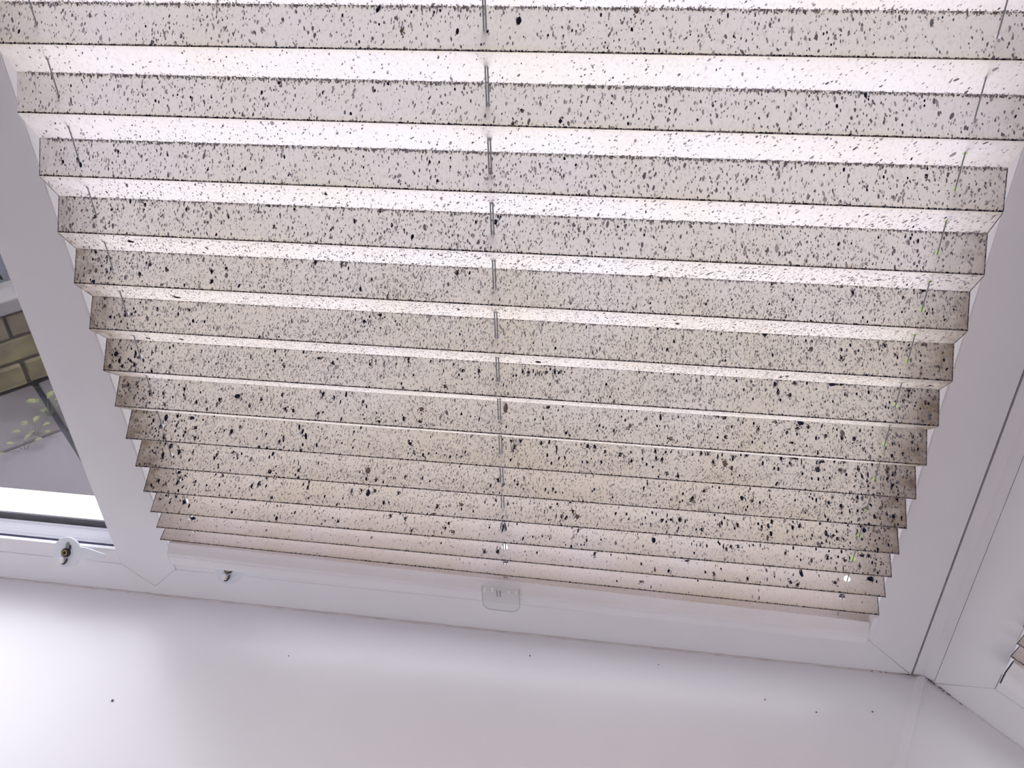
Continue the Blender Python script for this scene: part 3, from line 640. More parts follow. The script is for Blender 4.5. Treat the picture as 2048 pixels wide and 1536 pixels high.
0,10,6737,216,104,177,0 0,10,6981,205,89,152,0 0,10,6882,438,89,152,0 0,10,6666,625,103,175,0 0,10,6852,569,103,175,0 0,10,6890,659,166,197,0
0,10,7063,364,77,233,0 0,10,7123,326,198,256,0 0,10,7099,617,102,174,0 0,10,7250,539,75,127,0 0,10,6790,770,77,197,0 0,10,6817,823,55,197,0
0,11,5864,335,94,161,0 0,11,6047,427,115,197,0 0,11,5981,448,123,209,0 0,11,5940,546,130,221,0 0,11,5911,470,70,222,0 0,11,5759,504,82,210,0
0,11,5700,471,59,247,0 0,11,6149,374,58,209,0 0,11,6184,342,86,148,0 0,11,6250,335,69,221,0 0,11,6474,526,121,207,0 0,11,5618,475,47,210,0
0,11,5665,503,47,185,0 0,11,6752,293,92,159,0 0,11,6978,306,105,182,0 0,11,7048,492,68,241,0 0,11,6947,482,98,169,0 0,11,6851,554,113,242,0
0,11,6708,682,120,205,0 0,11,7002,589,113,181,0 0,11,6987,862,45,358,0 0,11,7157,375,225,145,0 0,11,7218,376,168,181,0 0,11,6612,692,85,145,0
0,12,5856,770,110,191,0 0,12,6165,815,109,189,0 0,12,6623,871,127,225,0 0,12,6967,678,149,163,0 0,12,5773,732,96,166,0 0,12,5918,563,81,141,0
0,12,6557,808,151,188,0 0,12,6414,663,72,126,0 0,13,5723,458,83,146,0 0,12,5953,955,80,139,0 0,11,6275,986,69,241,0 0,12,7285,447,343,251,0
0,13,6303,839,59,259,0 0,12,5165,654,104,179,0 0,12,5298,826,129,197,1 0,12,5427,805,120,148,0 0,13,4943,764,82,143,0 0,13,5174,693,170,123,0
0,13,5276,850,56,173,0 0,13,5723,465,58,102,0 0,12,6165,812,90,146,0 0,12,5595,396,277,120,0'''

def extend_up(FA, NE, n):
    FA = [list(f) for f in FA]; NE = [list(f) for f in NE]
    for _ in range(n):
        f, g = FA[0], NE[0]
        FA.insert(0, [f[0], f[1] + .0505, f[2], f[3] + .0505, f[4]])
        NE.insert(0, [g[0], g[1] + .0505, g[2], g[3] + .0505, g[4]])
    return FA, NE
NUP = 9
FA, NE = extend_up(FAR, NEAR, NUP)
CORDS = (0.0507, 0.3825, 0.7075)

class Facet:
    def __init__(s, A, B): s.A, s.B = A, B
    def pt(s, u, t):
        a = (s.A[0] + (s.A[2] - s.A[0]) * u, s.A[4], s.A[1] + (s.A[3] - s.A[1]) * u)
        b = (s.B[0] + (s.B[2] - s.B[0]) * u, s.B[4], s.B[1] + (s.B[3] - s.B[1]) * u)
        return Vector((a[0] + (b[0] - a[0]) * t, a[1] + (b[1] - a[1]) * t, a[2] + (b[2] - a[2]) * t))
    def u_of(s, x, t=.5):
        x0 = s.A[0] + (s.B[0] - s.A[0]) * t; x1 = s.A[2] + (s.B[2] - s.A[2]) * t
        return (x - x0) / (x1 - x0)
    def dims(s):
        return (s.pt(1, .5) - s.pt(0, .5)).length, (s.pt(.5, 1) - s.pt(.5, 0)).length
    def normal(s):
        n = (s.pt(1, .5) - s.pt(0, .5)).cross(s.pt(.5, 1) - s.pt(.5, 0)).normalized()
        return n if n.y < 0 else -n

def facet_mesh(bm, uvl, ml, F, v0, cords, hr, mould):
    """grid of quads with a punched cord hole at the middle of the facet"""
    W_, L_ = F.dims()
    wu = min(.0045, L_ * .42) / W_
    us = [0.0]
    cu = [F.u_of(c) for c in cords]
    for c in cu:
        for q_ in np.linspace(us[-1], c - wu, 7)[1:]: us.append(float(q_))
        us.append(c + wu)
    for q_ in np.linspace(us[-1], 1, 5)[1:]: us.append(float(q_))
    ts = [0, .06, .5 - min(.0045, L_ * .42) / L_, .5 + min(.0045, L_ * .42) / L_, .94, 1]
    cache = {}
    def V(u, t):
        k = (round(u, 6), round(t, 6))
        if k not in cache:
            v = bm.verts.new(F.pt(u, t)); v[ml] = mould; cache[k] = (v, u, t)
        return cache[k]
    def face(vs):
        f = bm.faces.new([v[0] for v in vs])
        for lp, v in zip(f.loops, vs): lp[uvl].uv = (v[1], v0 + v[2])
    for i in range(len(us) - 1):
        hole = any(abs((us[i] + us[i + 1]) / 2 - c) < 1e-6 and abs(us[i + 1] - us[i] - 2 * wu) < 1e-6 for c in cu)
        for j in range(len(ts) - 1):
            if hole and j == 2 and hr:
                c = (us[i] + us[i + 1]) / 2; wt = (ts[3] - ts[2]) / 2
                nn = 16; inner, outer = [], []
                for k in range(nn):
                    a = 2 * math.pi * (k + .5) / nn
                    ca, sa = math.cos(a), math.sin(a)
                    inner.append(V(c + hr / W_ * ca * (1 + .12 * math.sin(3 * a)), .5 + hr / L_ * sa))
                    m_ = max(abs(ca), abs(sa))
                    outer.append(V(c + wu * ca / m_, .5 + wt * sa / m_))
                # exact corners
                for k in range(nn):
                    k2 = (k + 1) % nn
                    face((inner[k], outer[k], outer[k2], inner[k2]))
                for sx, sy in ((1, 1), (-1, 1), (-1, -1), (1, -1)):
                    best = sorted(range(nn), key=lambda k: (outer[k][1] - c - sx * wu) ** 2 + ((outer[k][2] - .5 - sy * wt) * wu / wt) ** 2)[:2]
                    face((V(c + sx * wu, .5 + sy * wt), outer[best[0]], outer[best[1]]))
            else:
                face((V(us[i], ts[j]), V(us[i + 1], ts[j]), V(us[i + 1], ts[j + 1]), V(us[i], ts[j + 1])))

HEX = np.array([(math.cos(a), math.sin(a)) for a in np.linspace(0, 2 * math.pi, 8)[:-1]])
class Spots:
    """irregular flat patches of mould lying on the room side of the fabric"""
    def __init__(s, rng): s.v = []; s.m = []; s.rng = rng
    def add(s, F, u, t, hw, hh, g, tilt=0.0, rough=.26, spread=.22):
        # arrays: centre (u,t), half sizes in metres, grade
        u = np.asarray(u, float); t = np.asarray(t, float); hw = np.asarray(hw, float); hh = np.asarray(hh, float)
        W_, L_ = F.dims(); n = len(u)
        if n == 0: return
        nv = len(HEX)
        jit = s.rng.uniform(1 - rough, 1 + rough, (n, nv))
        dx = HEX[None, :, 0] * jit * hw[:, None]; dy = HEX[None, :, 1] * jit * hh[:, None]
        a = s.rng.normal(tilt, spread, n)[:, None]
        rx = dx * np.cos(a) - dy * np.sin(a); ry = dx * np.sin(a) + dy * np.cos(a)
        uu = np.clip(u[:, None] + rx / W_, 0.0005, .9995); tt = np.clip(t[:, None] + ry / L_, 0.004, .996)
        A = np.array(F.A, float); B = np.array(F.B, float)
        a3 = np.stack([A[0] + (A[2] - A[0]) * uu, np.full_like(uu, A[4]), A[1] + (A[3] - A[1]) * uu], -1)
        b3 = np.stack([B[0] + (B[2] - B[0]) * uu, np.full_like(uu, B[4]), B[1] + (B[3] - B[1]) * uu], -1)
        P = a3 + (b3 - a3) * tt[..., None]
        off = np.array(F.normal())[None, None, :] * (s.rng.uniform(.00018, .00042, n)[:, None, None])
        s.v.append(P + off)
        s.m.append(np.asarray(g, int) if np.ndim(g) else np.full(n, g, int))
    def build(s, name, parent):
        if not s.v: return None
        P = np.concatenate(s.v); M = np.concatenate(s.m); n, k = P.shape[:2]
        me = bpy.data.meshes.new(name)
        me.vertices.add(n * k); me.vertices.foreach_set('co', P.reshape(-1))
        me.loops.add(n * k); me.loops.foreach_set('vertex_index', np.arange(n * k, dtype=np.int32))
        me.polygons.add(n)
        me.polygons.foreach_set('loop_start', (np.arange(n) * k).astype(np.int32))
        for mm in SPK: me.materials.append(mm)
        me.polygons.foreach_set('material_index', M.astype(np.int32))
        me.update(calc_edges=True); me.validate()
        return tag(link(name, me, None, parent), kind='stuff')

def make_blind(root, FA, NE, cords, placed, seed, top_vis):
    rng = np.random.default_rng(seed)
    K = len(FA)
    for k in range(K):
        r = k - (K - len(FAR))           # row counted from the topmost one the photograph shows
        dark = Facet(FA[k], NE[k])
        if k + 1 < K: bright = Facet(NE[k], FA[k + 1])
        else:
            e = NE[k]
            bright = Facet(e, [e[0] + .0005, e[1] - .0085, e[2] - .001, e[3] - .0085, -.0030])
        mould = [.25, .25, .35, .55, .75, .9, 1, 1, 1, 1, .85, .5, .3, .25][r] if r >= 0 else .2
        bm = bmesh.new(); uvl = bm.loops.layers.uv.new('UVMap'); ml = bm.verts.layers.float.new('mould')
        hr = (.0017 if r < 4 else .0022) if r < 11 else .0029
        facet_mesh(bm, uvl, ml, dark, 0.0, cords, hr, mould)
        facet_mesh(bm, uvl, ml, bright, 1.0, cords, hr if k + 1 < K else 0, mould)
        if k == K - 1:
            # the last half pleat runs down into the bottom rail
            last = Facet(bright.B, [bright.B[0] + .0015, .1085, bright.B[2] - .002, .0930, -.0180])
            facet_mesh(bm, uvl, ml, last, 2.0, cords, .0026, mould)
        bmesh.ops.remove_doubles(bm, verts=bm.verts, dist=1e-6)
        me = bpy.data.meshes.new('pleat'); bm.to_mesh(me); bm.free()
        pl = link('pleat', me, FABRIC, root)
        if r < -1: continue
        S = Spots(rng)
        rr = max(r, 0)
        # fine specks scattered over the room-facing facet
        nd = [1150, 1200, 1500, 2000, 3800, 4200, 3900, 3600, 3100, 2700, 2000, 1200, 520, 140][rr]
        szf = [.80, .80, .80, .76, .62, .60, .60, .60, .62, .64, .66, .68, .70, .70][rr]
        def scatter(F, n, sz, dark_share, lo=0.02, hi=.98, tilt=0.0):
            u = rng.uniform(0, 1, int(n * 1.35)); t = rng.uniform(lo, hi, len(u))
            # patchy: thicker in some places than in others
            dens = .55 + .45 * np.sin(u * 9.1 + r * 1.7) * np.sin(u * 23.3 + t * 4 + r * 2.9)
            keep = rng.uniform(0, 1, len(u)) < np.clip(dens + .35, .15, 1)
            u, t = u[keep], t[keep]
            L = np.exp(rng.normal(0, .33, len(u))) * sz
            g = np.where(rng.uniform(0, 1, len(u)) < dark_share, 1, 0)
            S.add(F, u, t, .00058 * L, .00108 * L * rng.uniform(.8, 1.35, len(u)), g, tilt)
        scatter(dark, nd, szf, .38 if r < 4 else .20)
        scatter(bright, [420, 650, 1100, 2000, 3200, 3800, 3600, 2600, 600, 10, 5, 5, 0, 0][rr], szf * .9, .30, tilt=.5)
        # medium flecks
        nm = [22, 22, 26, 28, 24, 28, 36, 50, 60, 56, 50, 30, 10, 4][rr]
        u = rng.uniform(.01, .99, nm); 
        if r >= 4: u = np.where(rng.uniform(0, 1, nm) < .45, np.clip(rng.beta(1.2, 5, nm), .01, .99), u); u = np.where(rng.uniform(0, 1, nm) < .3, 1 - np.clip(rng.beta(1.1, 6, nm), .01, .99), u)
        L = np.exp(rng.normal(0, .3, nm))
        S.add(dark, u, rng.uniform(.04, .96, nm), .00075 * L, .0014 * L, np.where(rng.uniform(0, 1, nm) < .5, 2, 1))
        # clusters of mould towards the two side edges of the lower rows
        if r >= 4 and r < 12:
            for lo, n in ((0, [0, 0, 0, 0, 60, 45, 60, 70, 60, 45, 40, 30][r]), (1, [0, 0, 0, 0, 15, 25, 40, 70, 110, 100, 80, 60][r])):
                d = np.abs(rng.normal(0, .045, n)) + .004
                u = d if lo == 0 else 1 - d
                L = np.exp(rng.normal(0, .35, n))
                S.add(dark, u, rng.uniform(.03, .97, n), .0006 * L, .0010 * L, rng.choice([1, 2, 3], n, p=[.45, .3, .25]))
        # the folds: a dark grown line on the room-side fold, a fuzzy one on the window-side fold
        n = 700
        u = (np.arange(n) + rng.uniform(0, 1, n)) / n
        th = [.0006, .0006, .0006, .00058, .00055, .0005, .0005, .00048, .00048, .00048, .00048, .0005, .00052, .00052][rr]
        S.add(dark, u, np.full(n, .983), np.full(n, .00095), 1.25 * th * rng.uniform(.7, 1.5, n), rng.choice([1, 2, 3], n, p=[.45, .3, .25]))
        nb = 90 if r < 12 else 25
        S.add(dark, rng.uniform(0, 1, nb), np.full(nb, .975), .0005 * np.exp(rng.normal(0, .3, nb)), .0009 * np.exp(rng.normal(0, .3, nb)), rng.choice([1, 2], nb))
        if r < 7:
            n2 = [1300, 1300, 1200, 900, 550, 450, 350][rr]
            sp_ = [.030, .030, .026, .02, .014, .012, .012][rr]
            S.add(dark, rng.uniform(.01, 1, n2), np.abs(rng.normal(0, sp_, n2)) + .008, .0005 * np.exp(rng.normal(0, .3, n2)), .0008 * np.exp(rng.normal(0, .35, n2)), rng.choice([0, 1, 3], n2, p=[.45, .4, .15]))
            S.add(bright, rng.uniform(.01, 1, n2 // 3), 1 - np.abs(rng.normal(0, .02, n2 // 3)) - .008, .00045 * np.exp(rng.normal(0, .3, n2 // 3)), .0006 * np.exp(rng.normal(0, .3, n2 // 3)), rng.choice([0, 1], n2 // 3, p=[.6, .4]))
        if r >= 0:
            nf = 420
            S.add(bright, (np.arange(nf) + .5) / nf, np.full(nf, .985), np.full(nf, .0011), np.full(nf, .00022), np.full(nf, 1))
            # grimy cut edges
            ne = 60
            for lo in (0, 1):
                if r >= (2 if lo == 0 else 2):
                    for F in (dark, bright):
                        S.add(F, np.full(ne, .0008 if lo == 0 else .9992), (np.arange(ne) + .5) / ne, np.full(ne, .0004), np.full(ne, .0006), rng.choice([1, 2], ne, p=[.4, .6]))
        if placed:
            for b_ in (0, 1):
                F = bright if b_ else dark
                pk = [e for e in placed if e[0] == b_ and e[1] == r]
                if not pk: continue
                pk = np.array(pk, float)
                x = pk[:, 2] * 1e-4; t = pk[:, 3] * 1e-3
                u = np.array([F.u_of(a, b) for a, b in zip(x, t)])
                big = pk[:, 6] > 0
                S.add(F, u, t, pk[:, 4] * 1e-5 * .92, pk[:, 5] * 1e-5 * .92, np.where(big, 3, 2), 0.0, .18, .10)
                # paler halo round the largest ones
                hal = (pk[:, 4] > 105) | big
                if hal.any():
                    q_ = pk[hal]
                    m4 = 7
                    uu = np.repeat(u[hal], m4) + rng.normal(0, 1, m4 * hal.sum()) * np.repeat(q_[:, 4], m4) * 1e-5 / .725
                    tt = np.repeat(t[hal], m4) + rng.normal(0, .9, m4 * hal.sum()) * np.repeat(q_[:, 5], m4) * 1e-5 / F.dims()[1]
                    S.add(F, uu, np.clip(tt, .02, .98), np.full(len(uu), .0006), np.full(len(uu), .0008), rng.choice([1, 3], len(uu)))
        S.build('mould_spots', pl)

placed = [tuple(int(v) for v in e.split(',')) for e in SPOTS.split()]
blind = empty('pleated_blind', (0.3785, -.0155, .11))
tag(blind, 'cream pleated window blind speckled all over with black mould, filling the middle window', 'blind')
bmw = blind.matrix_world.copy()
kids0 = set(bpy.data.objects)
make_blind(blind, FA, NE, CORDS, placed, 11, True)

def rail_loft(name, prof_l, prof_r, xl, xr, m, parent, bev=0.0006):
    bm = bmesh.new()
    prism(bm, [(xl, y, z) for y, z in prof_l], [(xr, y, z) for y, z in prof_r])
    bevel(bm, bev)
    return bm_obj(name, bm, m, parent)
def rprof(zt, zb):  # back of the profile deepened to block light behind the last facet
    h = zt - zb
    return [(-.0062, zt - .0005), (-.0185, zt), (-.0215, zt - .0035), (-.0270, zt - .008), (-.0270, zt - .0095), (-.0264, zt - .0102), (-.0264, zt - .0115), (-.0272, zt - .0122), (-.0272, zb + .002), (-.0255, zb), (-.0062, zb)]
rail = rail_loft('bottom_rail', rprof(.1085, .0830), rprof(.0930, .0706), .0190, .7372, RAILM, blind)
for x, zt, zb in ((.0178, .1080, .0835), (.7372, .0925, .0711)):
    rail_loft('end_cap', rprof(zt, zb), rprof(zt, zb), x, x + .0012, PVC, rail, .0003)
# added block covering the bright rail-end gap, and added strip stopping backlight on the hem
box_obj('gap_block', (.7386, .7440, -.0225, -.0035, .0735, .1035), PVC, rail, .0006)
bm = bmesh.new()
for_a = [(x, y, z) for x, y, z in ((.0190, -.0040, .1121), (.0190, -.0165, .1082), (.0190, -.0165, .1070), (.0190, -.0040, .1109))]
for_b = [(x, y, z) for x, y, z in ((.7372, -.0040, .1028), (.7372, -.0165, .0927), (.7372, -.0165, .0915), (.7372, -.0040, .1016))]
prism(bm, for_a, for_b)
bm_obj('backlight_block', bm, RAILM, rail)
box_obj('head_rail', (.018, .738, -.028, -.004, 1.082, 1.104), RAILM, blind, .0015)
# lift cords: one left, a pair in the middle, one right; they thread the holes of every pleat
def cord(x, xb, r, y=-.0155):
    bm = bmesh.new()
    tube(bm, [(x, y, 1.09), (x + (xb - x) * .5, y, .55), (xb, y, .095)], r, 8)
    return bm_obj('lift_cord', bm, CORD, blind, smooth=True)
cord(.0507, .0507, .00055); cord(.7068, .7082, .00055)
cord(.3820, .3807, .00058); cord(.3831, .3832, .00058)

# clear plastic pull tab hanging from the front of the rail
def tab_outline(x0, x1, z0, z1, r, n=8):
    pts = [(x0, z1), (x1, z1)]
    for k in range(n + 1):
        a = -math.pi / 2 * k / n
        pts.append((x1 - r + r * math.cos(a), z0 + r + r * math.sin(a)))
    for k in range(n + 1):
        a = -math.pi / 2 - math.pi / 2 * k / n
        pts.append((x0 + r + r * math.cos(a), z0 + r + r * math.sin(a)))
    return pts
pts = tab_outline(.3603, .3985, .0705, .1045, .0095)
tab = xz_obj('pull_tab', pts, -.0322, -.0302, CLEAR, blind)
tag(tab, 'clear plastic pull tab')
bm = bmesh.new()
core = pts[1:] + [pts[0]]
rr_ = [(x, -.0312, z) for x, z in pts[1:]] + [(pts[0][0], -.0312, pts[0][1])]
tube(bm, rr_, .00042, 6)
bm_obj('tab_rim', bm, CLEAR_EDGE, tab, smooth=True)
xrun('tab_clip', [(-.0322, .098), (-.0322, .1045), (-.0272, .1045), (-.0272, .098)], .3605, .3983, CLEAR, tab, .0008)
for x, h in ((.3632, .004), (.3712, .005), (.3878, .003), (.3955, .003)):
    box_obj('tab_rib', (x - .0009, x + .0009, -.0332, -.0322, .0985, .0985 + h), PEGM, tab, .0003)
for x in (.3760, .3790):
    box_obj('tab_rib', (x - .0006, x + .0006, -.0328, -.0322, .092, .101), SLOTM, tab, .0002)

# parts were built in world space: keep them there under the blind's own origin
for o in blind.children:
    o.matrix_parent_inverse = bmw.inverted()

# the blind on the right-hand window: the same kind, only its lower left corner is in view
b2 = empty('pleated_blind.001', mw=bay_matrix(1))
tag(b2, 'mouldy cream pleated blind on the angled window cut off by the right edge', 'blind')
def remap(f): return [.0405 + f[0], f[1], .7495 - .012, f[3], f[4]]
FA2 = [remap(f) for f in FA]; NE2 = [remap(f) for f in NE]
make_blind(b2, FA2, NE2, (.0505 + .0507, .4, .70), None, 23, False)
r2 = rail_loft('bottom_rail', rprof(.1085, .0830), rprof(.0930, .0706), .0405 + .0190, .7360, RAILM, b2)
rail_loft('end_cap', rprof(.1080, .0835), rprof(.1080, .0835), .0405 + .0178, .0405 + .0190, DARKM, r2, .0003)
box_obj('head_rail', (.068, .738, -.028, -.004, 1.082, 1.104), RAILM, b2, .0015)
for x in (.1012, .40, .70):
    bm = bmesh.new(); tube(bm, [(x, -.0155, 1.09), (x, -.0155, .095)], .0006, 8)
    bm_obj('lift_cord', bm, CORD, b2, smooth=True)

# ------------------------------------------------------------------ cord brackets on the bottom bar
def bracket(cx, label):
    n = Vector((0, -.8, .6)); v = Vector((0, .6, .8))
    mw = Matrix((Vector((1, 0, 0)), v, n)).transposed().to_4x4()
    mw.translation = (cx, -.0105, .0680)
    root = empty('cord_bracket', mw=mw)
    tag(root, label, 'bracket', 'cord brackets on the bottom bar of the window')
    R = .0170
    # disc with a tapering arm to the right
    out = []
    a0 = math.radians(27)
    for k in range(41):
        a = a0 + (2 * math.pi - 2 * a0) * k / 40
        out.append((R * math.cos(a), R * math.sin(a)))
    out += [(.0235, -.0066), (.0300, -.0052), (.0395, -.0032), (.0455, -.0026), (.0470, 0), (.0455, .0024), (.0395, .0036), (.0300, .0060), (.0225, .0074)]
    bm = bmesh.new()
    prism(bm, [(x, y, -.0028) for x, y in out], [(x, y, 0) for x, y in out])
    bevel(bm, .0006, 2)
    plate = bm_obj('plate', bm, BRACK, root)
    bm = bmesh.new()
    bmesh.ops.create_cone(bm, cap_ends=True, segments=24, radius1=.0052, radius2=.0048, depth=.0026, matrix=Matrix.Translation((.0003, 0, .0012)))
    washer = bm_obj('screw', bm, DARKM, root)
    bm = bmesh.new()
    for k in range(24):
        a, b = 2 * math.pi * k / 24, 2 * math.pi * (k + 1) / 24
        q = []
        for rr, z in ((.0034, .0026), (.0034, .0034), (.0018, .0034), (.0018, .0026)):
            q.append((rr, z))
        for i in range(3):
            (r0, z0), (r1, z1) = q[i], q[i + 1]
            bm.faces.new([bm.verts.new(p) for p in ((r0 * math.cos(a), r0 * math.sin(a), z0), (r0 * math.cos(b), r0 * math.sin(b), z0), (r1 * math.cos(b), r1 * math.sin(b), z1), (r1 * math.cos(a), r1 * math.sin(a), z1))])
    bmesh.ops.remove_doubles(bm, verts=bm.verts, dist=1e-6)
    bm_obj('brass_ring', bm, BRASS, washer)
    # slot above the screw
    bm = bmesh.new()
    ring = [(.0013 + .0024 * math.cos(a), .0078 + .0042 * math.sin(a)) for a in np.linspace(0, 2 * math.pi, 17)[:-1]]
    prism(bm, [(x, y, .0002) for x, y in ring], [(x, y, .0008) for x, y in ring])
    bm_obj('slot', bm, SLOTM, root)
    bm = bmesh.new(); box(bm, .0035, .0055, .0035, .0085, .0002, .0012); bevel(bm, .0003)
    bm_obj('slot_lip', bm, DARKM, root)
    # cream peg below the screw, its shadow painted as a dark tube
    bm = bmesh.new(); box(bm, -.0056, -.0004, -.0118, -.0058, .0002, .0042); bevel(bm, .0008)
    peg = bm_obj('peg', bm, PEGM, root)
    bm = bmesh.new(); tube(bm, [(.0022, -.0065, .0009), (.0012, -.0105, .0009), (-.0012, -.0130, .0009), (-.0035, -.0128, .0009)], .0008, 8)
    bm_obj('peg_shadow', bm, DARKM, root, smooth=True)
    return root
bracket(-.1200, 'round white cord bracket with a brass screw under the bare left window')
bracket(.0735, 'round white cord bracket half hidden under the blind\'s bottom rail')

# crumbs of dirt on the sill
CR = [(-.0100, -.1412, 'dark speck of dirt lying alone on the sill at the lower left', 1.2),
      (.4077, -.0283, 'tiny bluish speck of dirt on the sill below the clear pull tab', .8),
      (.6989, -.0581, 'dark speck of dirt on the sill, middle one of three near the joint strip', .8),
      (.6498, -.0503, 'small speck of dirt on the sill, farthest left of three near the joint strip', .7),
      (.7536, -.0501, 'reddish speck of dirt on the sill nearest the joint strip', .8),
      (.1502, -.0629, 'tiny speck of dirt on the sill below the half hidden bracket', .6),
      (.5433, -.0217, 'tiny speck of dirt on the sill close under the right half of the blind', .6)]
for i, (x, y, lab, s) in enumerate(CR):
    bm = bmesh.new()
    bmesh.ops.create_icosphere(bm, subdivisions=1, radius=.0011 * s)
    rnd = random.Random(i)
    for v in bm.verts: v.co = Vector((v.co.x * rnd.uniform(.7, 1.4), v.co.y * rnd.uniform(.7, 1.6), v.co.z * .6))
    o = bm_obj('dirt_speck', bm, CRUMB); o.location = (x, y, .0005)
    tag(o, lab, 'dirt', 'specks of dirt on the sill')

# ------------------------------------------------------------------ outdoors, seen through the bare left window and the punched holes
ZG = -.70
B0 = Vector((-1.393, 1.263, ZG)); E1 = Vector((.672, .741, 0)).normalized(); E2 = Vector((E1.y, -E1.x, 0))
GM = Matrix((E1, -E2, Vector((0, 0, 1)))).transposed().to_4x4(); GM.translation = B0     # local x along the wall, -y towards the house
soil = box_obj('ground', (-16, 16, -18, 18, ZG - .12, ZG - .040), EARTH); tag(soil, kind='structure')
pav = empty('paving', mw=GM); tag(pav, kind='structure')
box_obj('joint_bed', (-1.3, 1.1, -1.22, .0, -.0395, -.020), SOIL, pav)
rng = random.Random(5)
e1q = (Vector((-1.089, 1.119, ZG)) - B0).dot(E1)
rows = [(-.010, -.306), (-.318, -.762), (-.770, -1.216)]
slab_me = {}
for ri, (ya, yb) in enumerate(rows):
    for c in range(-4, 3):
        x0 = e1q + .008 + c * .462; x1 = x0 + .446
        ctr = GM @ Vector(((x0 + x1) / 2, (ya + yb) / 2, 0))
        if ctr.y < .42 or ctr.x > .3: continue
        key = ri
        if key not in slab_me:
            bm = bmesh.new(); box(bm, 0, .446, yb - ya, 0, -.035, 0); bevel(bm, .006)
            bmesh.ops.recalc_face_normals(bm, faces=bm.faces)
            me = bpy.data.meshes.new('slab'); bm.to_mesh(me); bm.free(); me.materials.append(SLABM2 if ri == 0 else SLABM); slab_me[key] = me
        o = bpy.data.objects.new('slab', slab_me[key]); COL.objects.link(o); o.parent = pav
        o.location = (x0, ya, rng.uniform(-.004, .001)); o.rotation_euler = (rng.uniform(-.004, .004), rng.uniform(-.004, .004), rng.uniform(-.003, .003))
wall = empty('garden_wall', mw=GM)
tag(wall, 'low yellow-brown garden wall with a pale coping outside the left window', 'wall')
br = []
for i, (m_, s) in enumerate(((BRICKM, 1), (BRICKM2, 2), (BRICKM, 3))):
    bm = bmesh.new(); box(bm, .0045, .2205, .0, .10, .004, .0755); bevel(bm, .006)
    r_ = random.Random(s)
    for v in bm.verts: v.co += Vector((r_.uniform(-.0015, .0015), r_.uniform(-.002, .002), r_.uniform(-.0015, .0015)))
    bmesh.ops.recalc_face_normals(bm, faces=bm.faces)
    me = bpy.data.meshes.new('brick'); bm.to_mesh(me); bm.free(); me.materials.append(m_); br.append(me)
for row in range(3):
    off = .085 if row != 1 else -.0275
    for c in range(-7, 9):
        o = bpy.data.objects.new('brick', br[(c * 3 + row * 2 + 12) % 3]); COL.objects.link(o); o.parent = wall
        o.location = (off + c * .225, rng.uniform(-.003, .002), row * .08)
box_obj('mortar', (-1.45, 2.0, .008, .092, 0, .24), MORTAR, wall)
bm = bmesh.new()
cp = [(-.012, .242), (-.012, .284), (-.007, .289), (.05, .297), (.112, .292), (.118, .242)]
prism(bm, [(0.003, y, z) for y, z in cp], [(.597, y, z) for y, z in cp]); bevel(bm, .004)
bmesh.ops.recalc_face_normals(bm, faces=bm.faces)
cme = bpy.data.meshes.new('coping_stone'); bm.to_mesh(cme); bm.free(); cme.materials.append(COPE)
for c in range(-3, 4):
    o = bpy.data.objects.new('coping_stone', cme); COL.objects.link(o); o.parent = wall; o.location = (-.12 + c * .6, 0, 0)

def leaf_mesh(verts, faces, p, d, nrm, l, w):
    s = d.cross(nrm).normalized()
    b = len(verts)
    for a, c, h in ((0, 0, 0), (.35, .5, .1), (.75, .36, .08), (1, 0, -.05), (.75, -.36, .08), (.35, -.5, .1)):
        verts.append(tuple(p + d * (a * l) + s * (c * w) + nrm * (h * l)))
    faces.append((b, b + 1, b + 2, b + 3)); faces.append((b, b + 3, b + 4, b + 5))
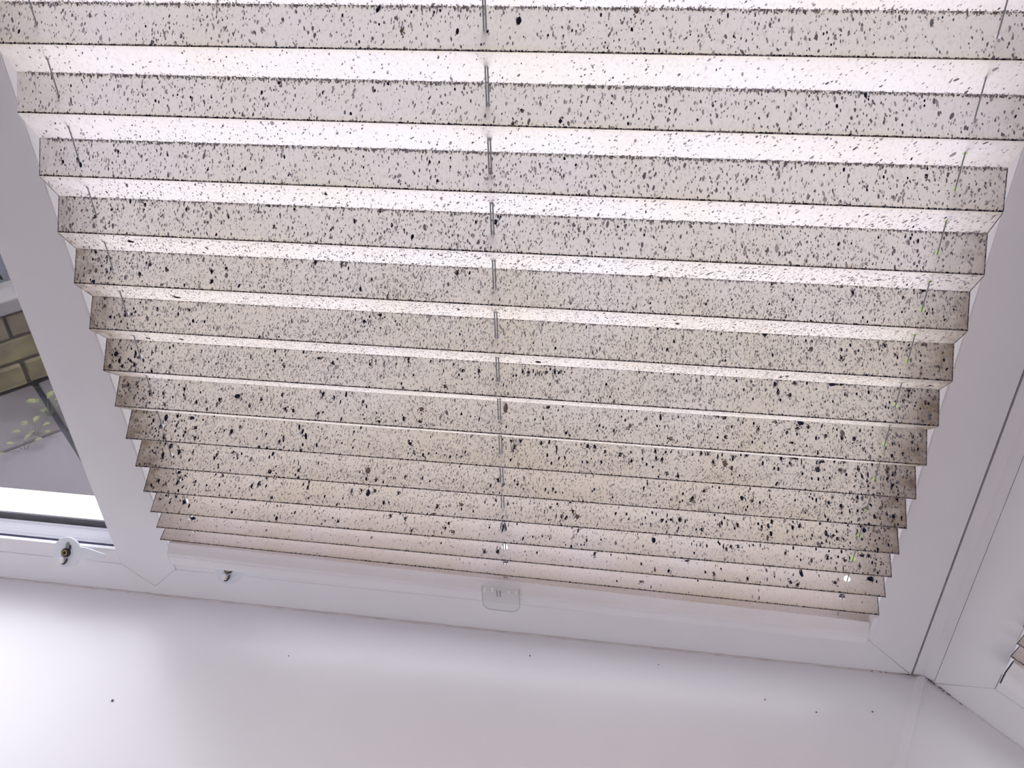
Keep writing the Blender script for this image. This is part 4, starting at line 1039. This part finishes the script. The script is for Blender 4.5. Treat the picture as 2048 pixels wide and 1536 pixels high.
# hedge behind the wall
hedge = empty('hedge', mw=GM); tag(hedge, 'dark brown-green hedge behind the garden wall outside', 'hedge')
box_obj('soil_bed', (-3, 3, .121, 6, -.035, .03), SOIL, hedge)
rn = random.Random(8)
vs, fs = [], []
for k in range(8000):
    x = rn.uniform(-1.5, 2.0); y = max(.18, rn.gauss(.36, .10)); z = rn.uniform(.04, 1.0)
    d = Vector((rn.uniform(-1, 1), rn.uniform(-1, .2), rn.uniform(-.5, .8))).normalized()
    nr = d.orthogonal().normalized()
    leaf_mesh(vs, fs, Vector((x, y, z)), d, nr, rn.uniform(.03, .06), rn.uniform(.018, .034))
me = bpy.data.meshes.new('foliage'); me.from_pydata(vs, [], fs)
tag(link('foliage', me, HEDGE, hedge), kind='stuff')
bm = bmesh.new()
for k in range(35):
    x = -1.45 + k * .1
    tube(bm, [(x, .42, -.02), (x + rn.uniform(-.05, .05), .40, .5), (x + rn.uniform(-.1, .1), .43, .95)], [.012, .009, .004], 6)
tag(bm_obj('stems', bm, STEMM, hedge), kind='stuff')

# weeds growing in the joints of the paving
def weed(x, y, leaves, label, seed):
    r = random.Random(seed)
    root = empty('weed', (x, y, ZG - .01)); tag(root, label, 'weed', 'weeds in the paving joints')
    for (dx, dy, h, l) in leaves:
        tip = Vector((dx, dy, h + .01))
        bm = bmesh.new(); tube(bm, [(0, 0, 0), tuple(tip * .5 + Vector((0, 0, .006))), tuple(tip)], [.0011, .0009, .0006], 5)
        bm_obj('stem', bm, STEMM, root)
        vs, fs = [], []
        d = Vector((dx, dy, .004)); d = d.normalized() if d.length > 1e-4 else Vector((1, 0, 0))
        leaf_mesh(vs, fs, tip, d, Vector((0, 0, 1)), l * 1.3, l * 1.0)
        me = bpy.data.meshes.new('leaf'); me.from_pydata(vs, [], fs)
        link('leaf', me, LEAFY, root)
weed(-1.178, 1.180, [(.004, .012, .05, .026), (.030, .006, .055, .028), (-.022, -.002, .045, .024), (.012, -.020, .04, .022), (.034, .024, .05, .018), (-.034, .016, .03, .020), (.050, .010, .04, .02)], 'yellow-green weed farthest out, largest leaves, beside the window mullion', 1)
weed(-1.158, 1.085, [(.0, .014, .035, .020), (.024, .010, .03, .018), (-.018, .006, .03, .02), (.010, -.016, .03, .016), (-.030, -.012, .02, .018), (.036, -.004, .02, .016)], 'pale green weed on the dark paving joint, between the other two', 2)
weed(-1.150, 1.020, [(.006, .006, .03, .020), (-.016, -.006, .025, .016), (.030, .014, .025, .017), (-.024, -.040, .02, .014)], 'small yellowish weed nearest the window, on the pale slab', 3)

lawn = bmesh.new()
prism(lawn, [(.75, .70, ZG - .039), (3, .70, ZG - .039), (3, 4, ZG - .039), (.75, 4, ZG - .039)], [(.75, .70, ZG), (3, .70, ZG), (3, 4, ZG), (.75, 4, ZG)])
lo = bm_obj('lawn', lawn, LAWN); tag(lo, 'bright green lawn outside, glimpsed through the blind\'s right cord holes', 'lawn')
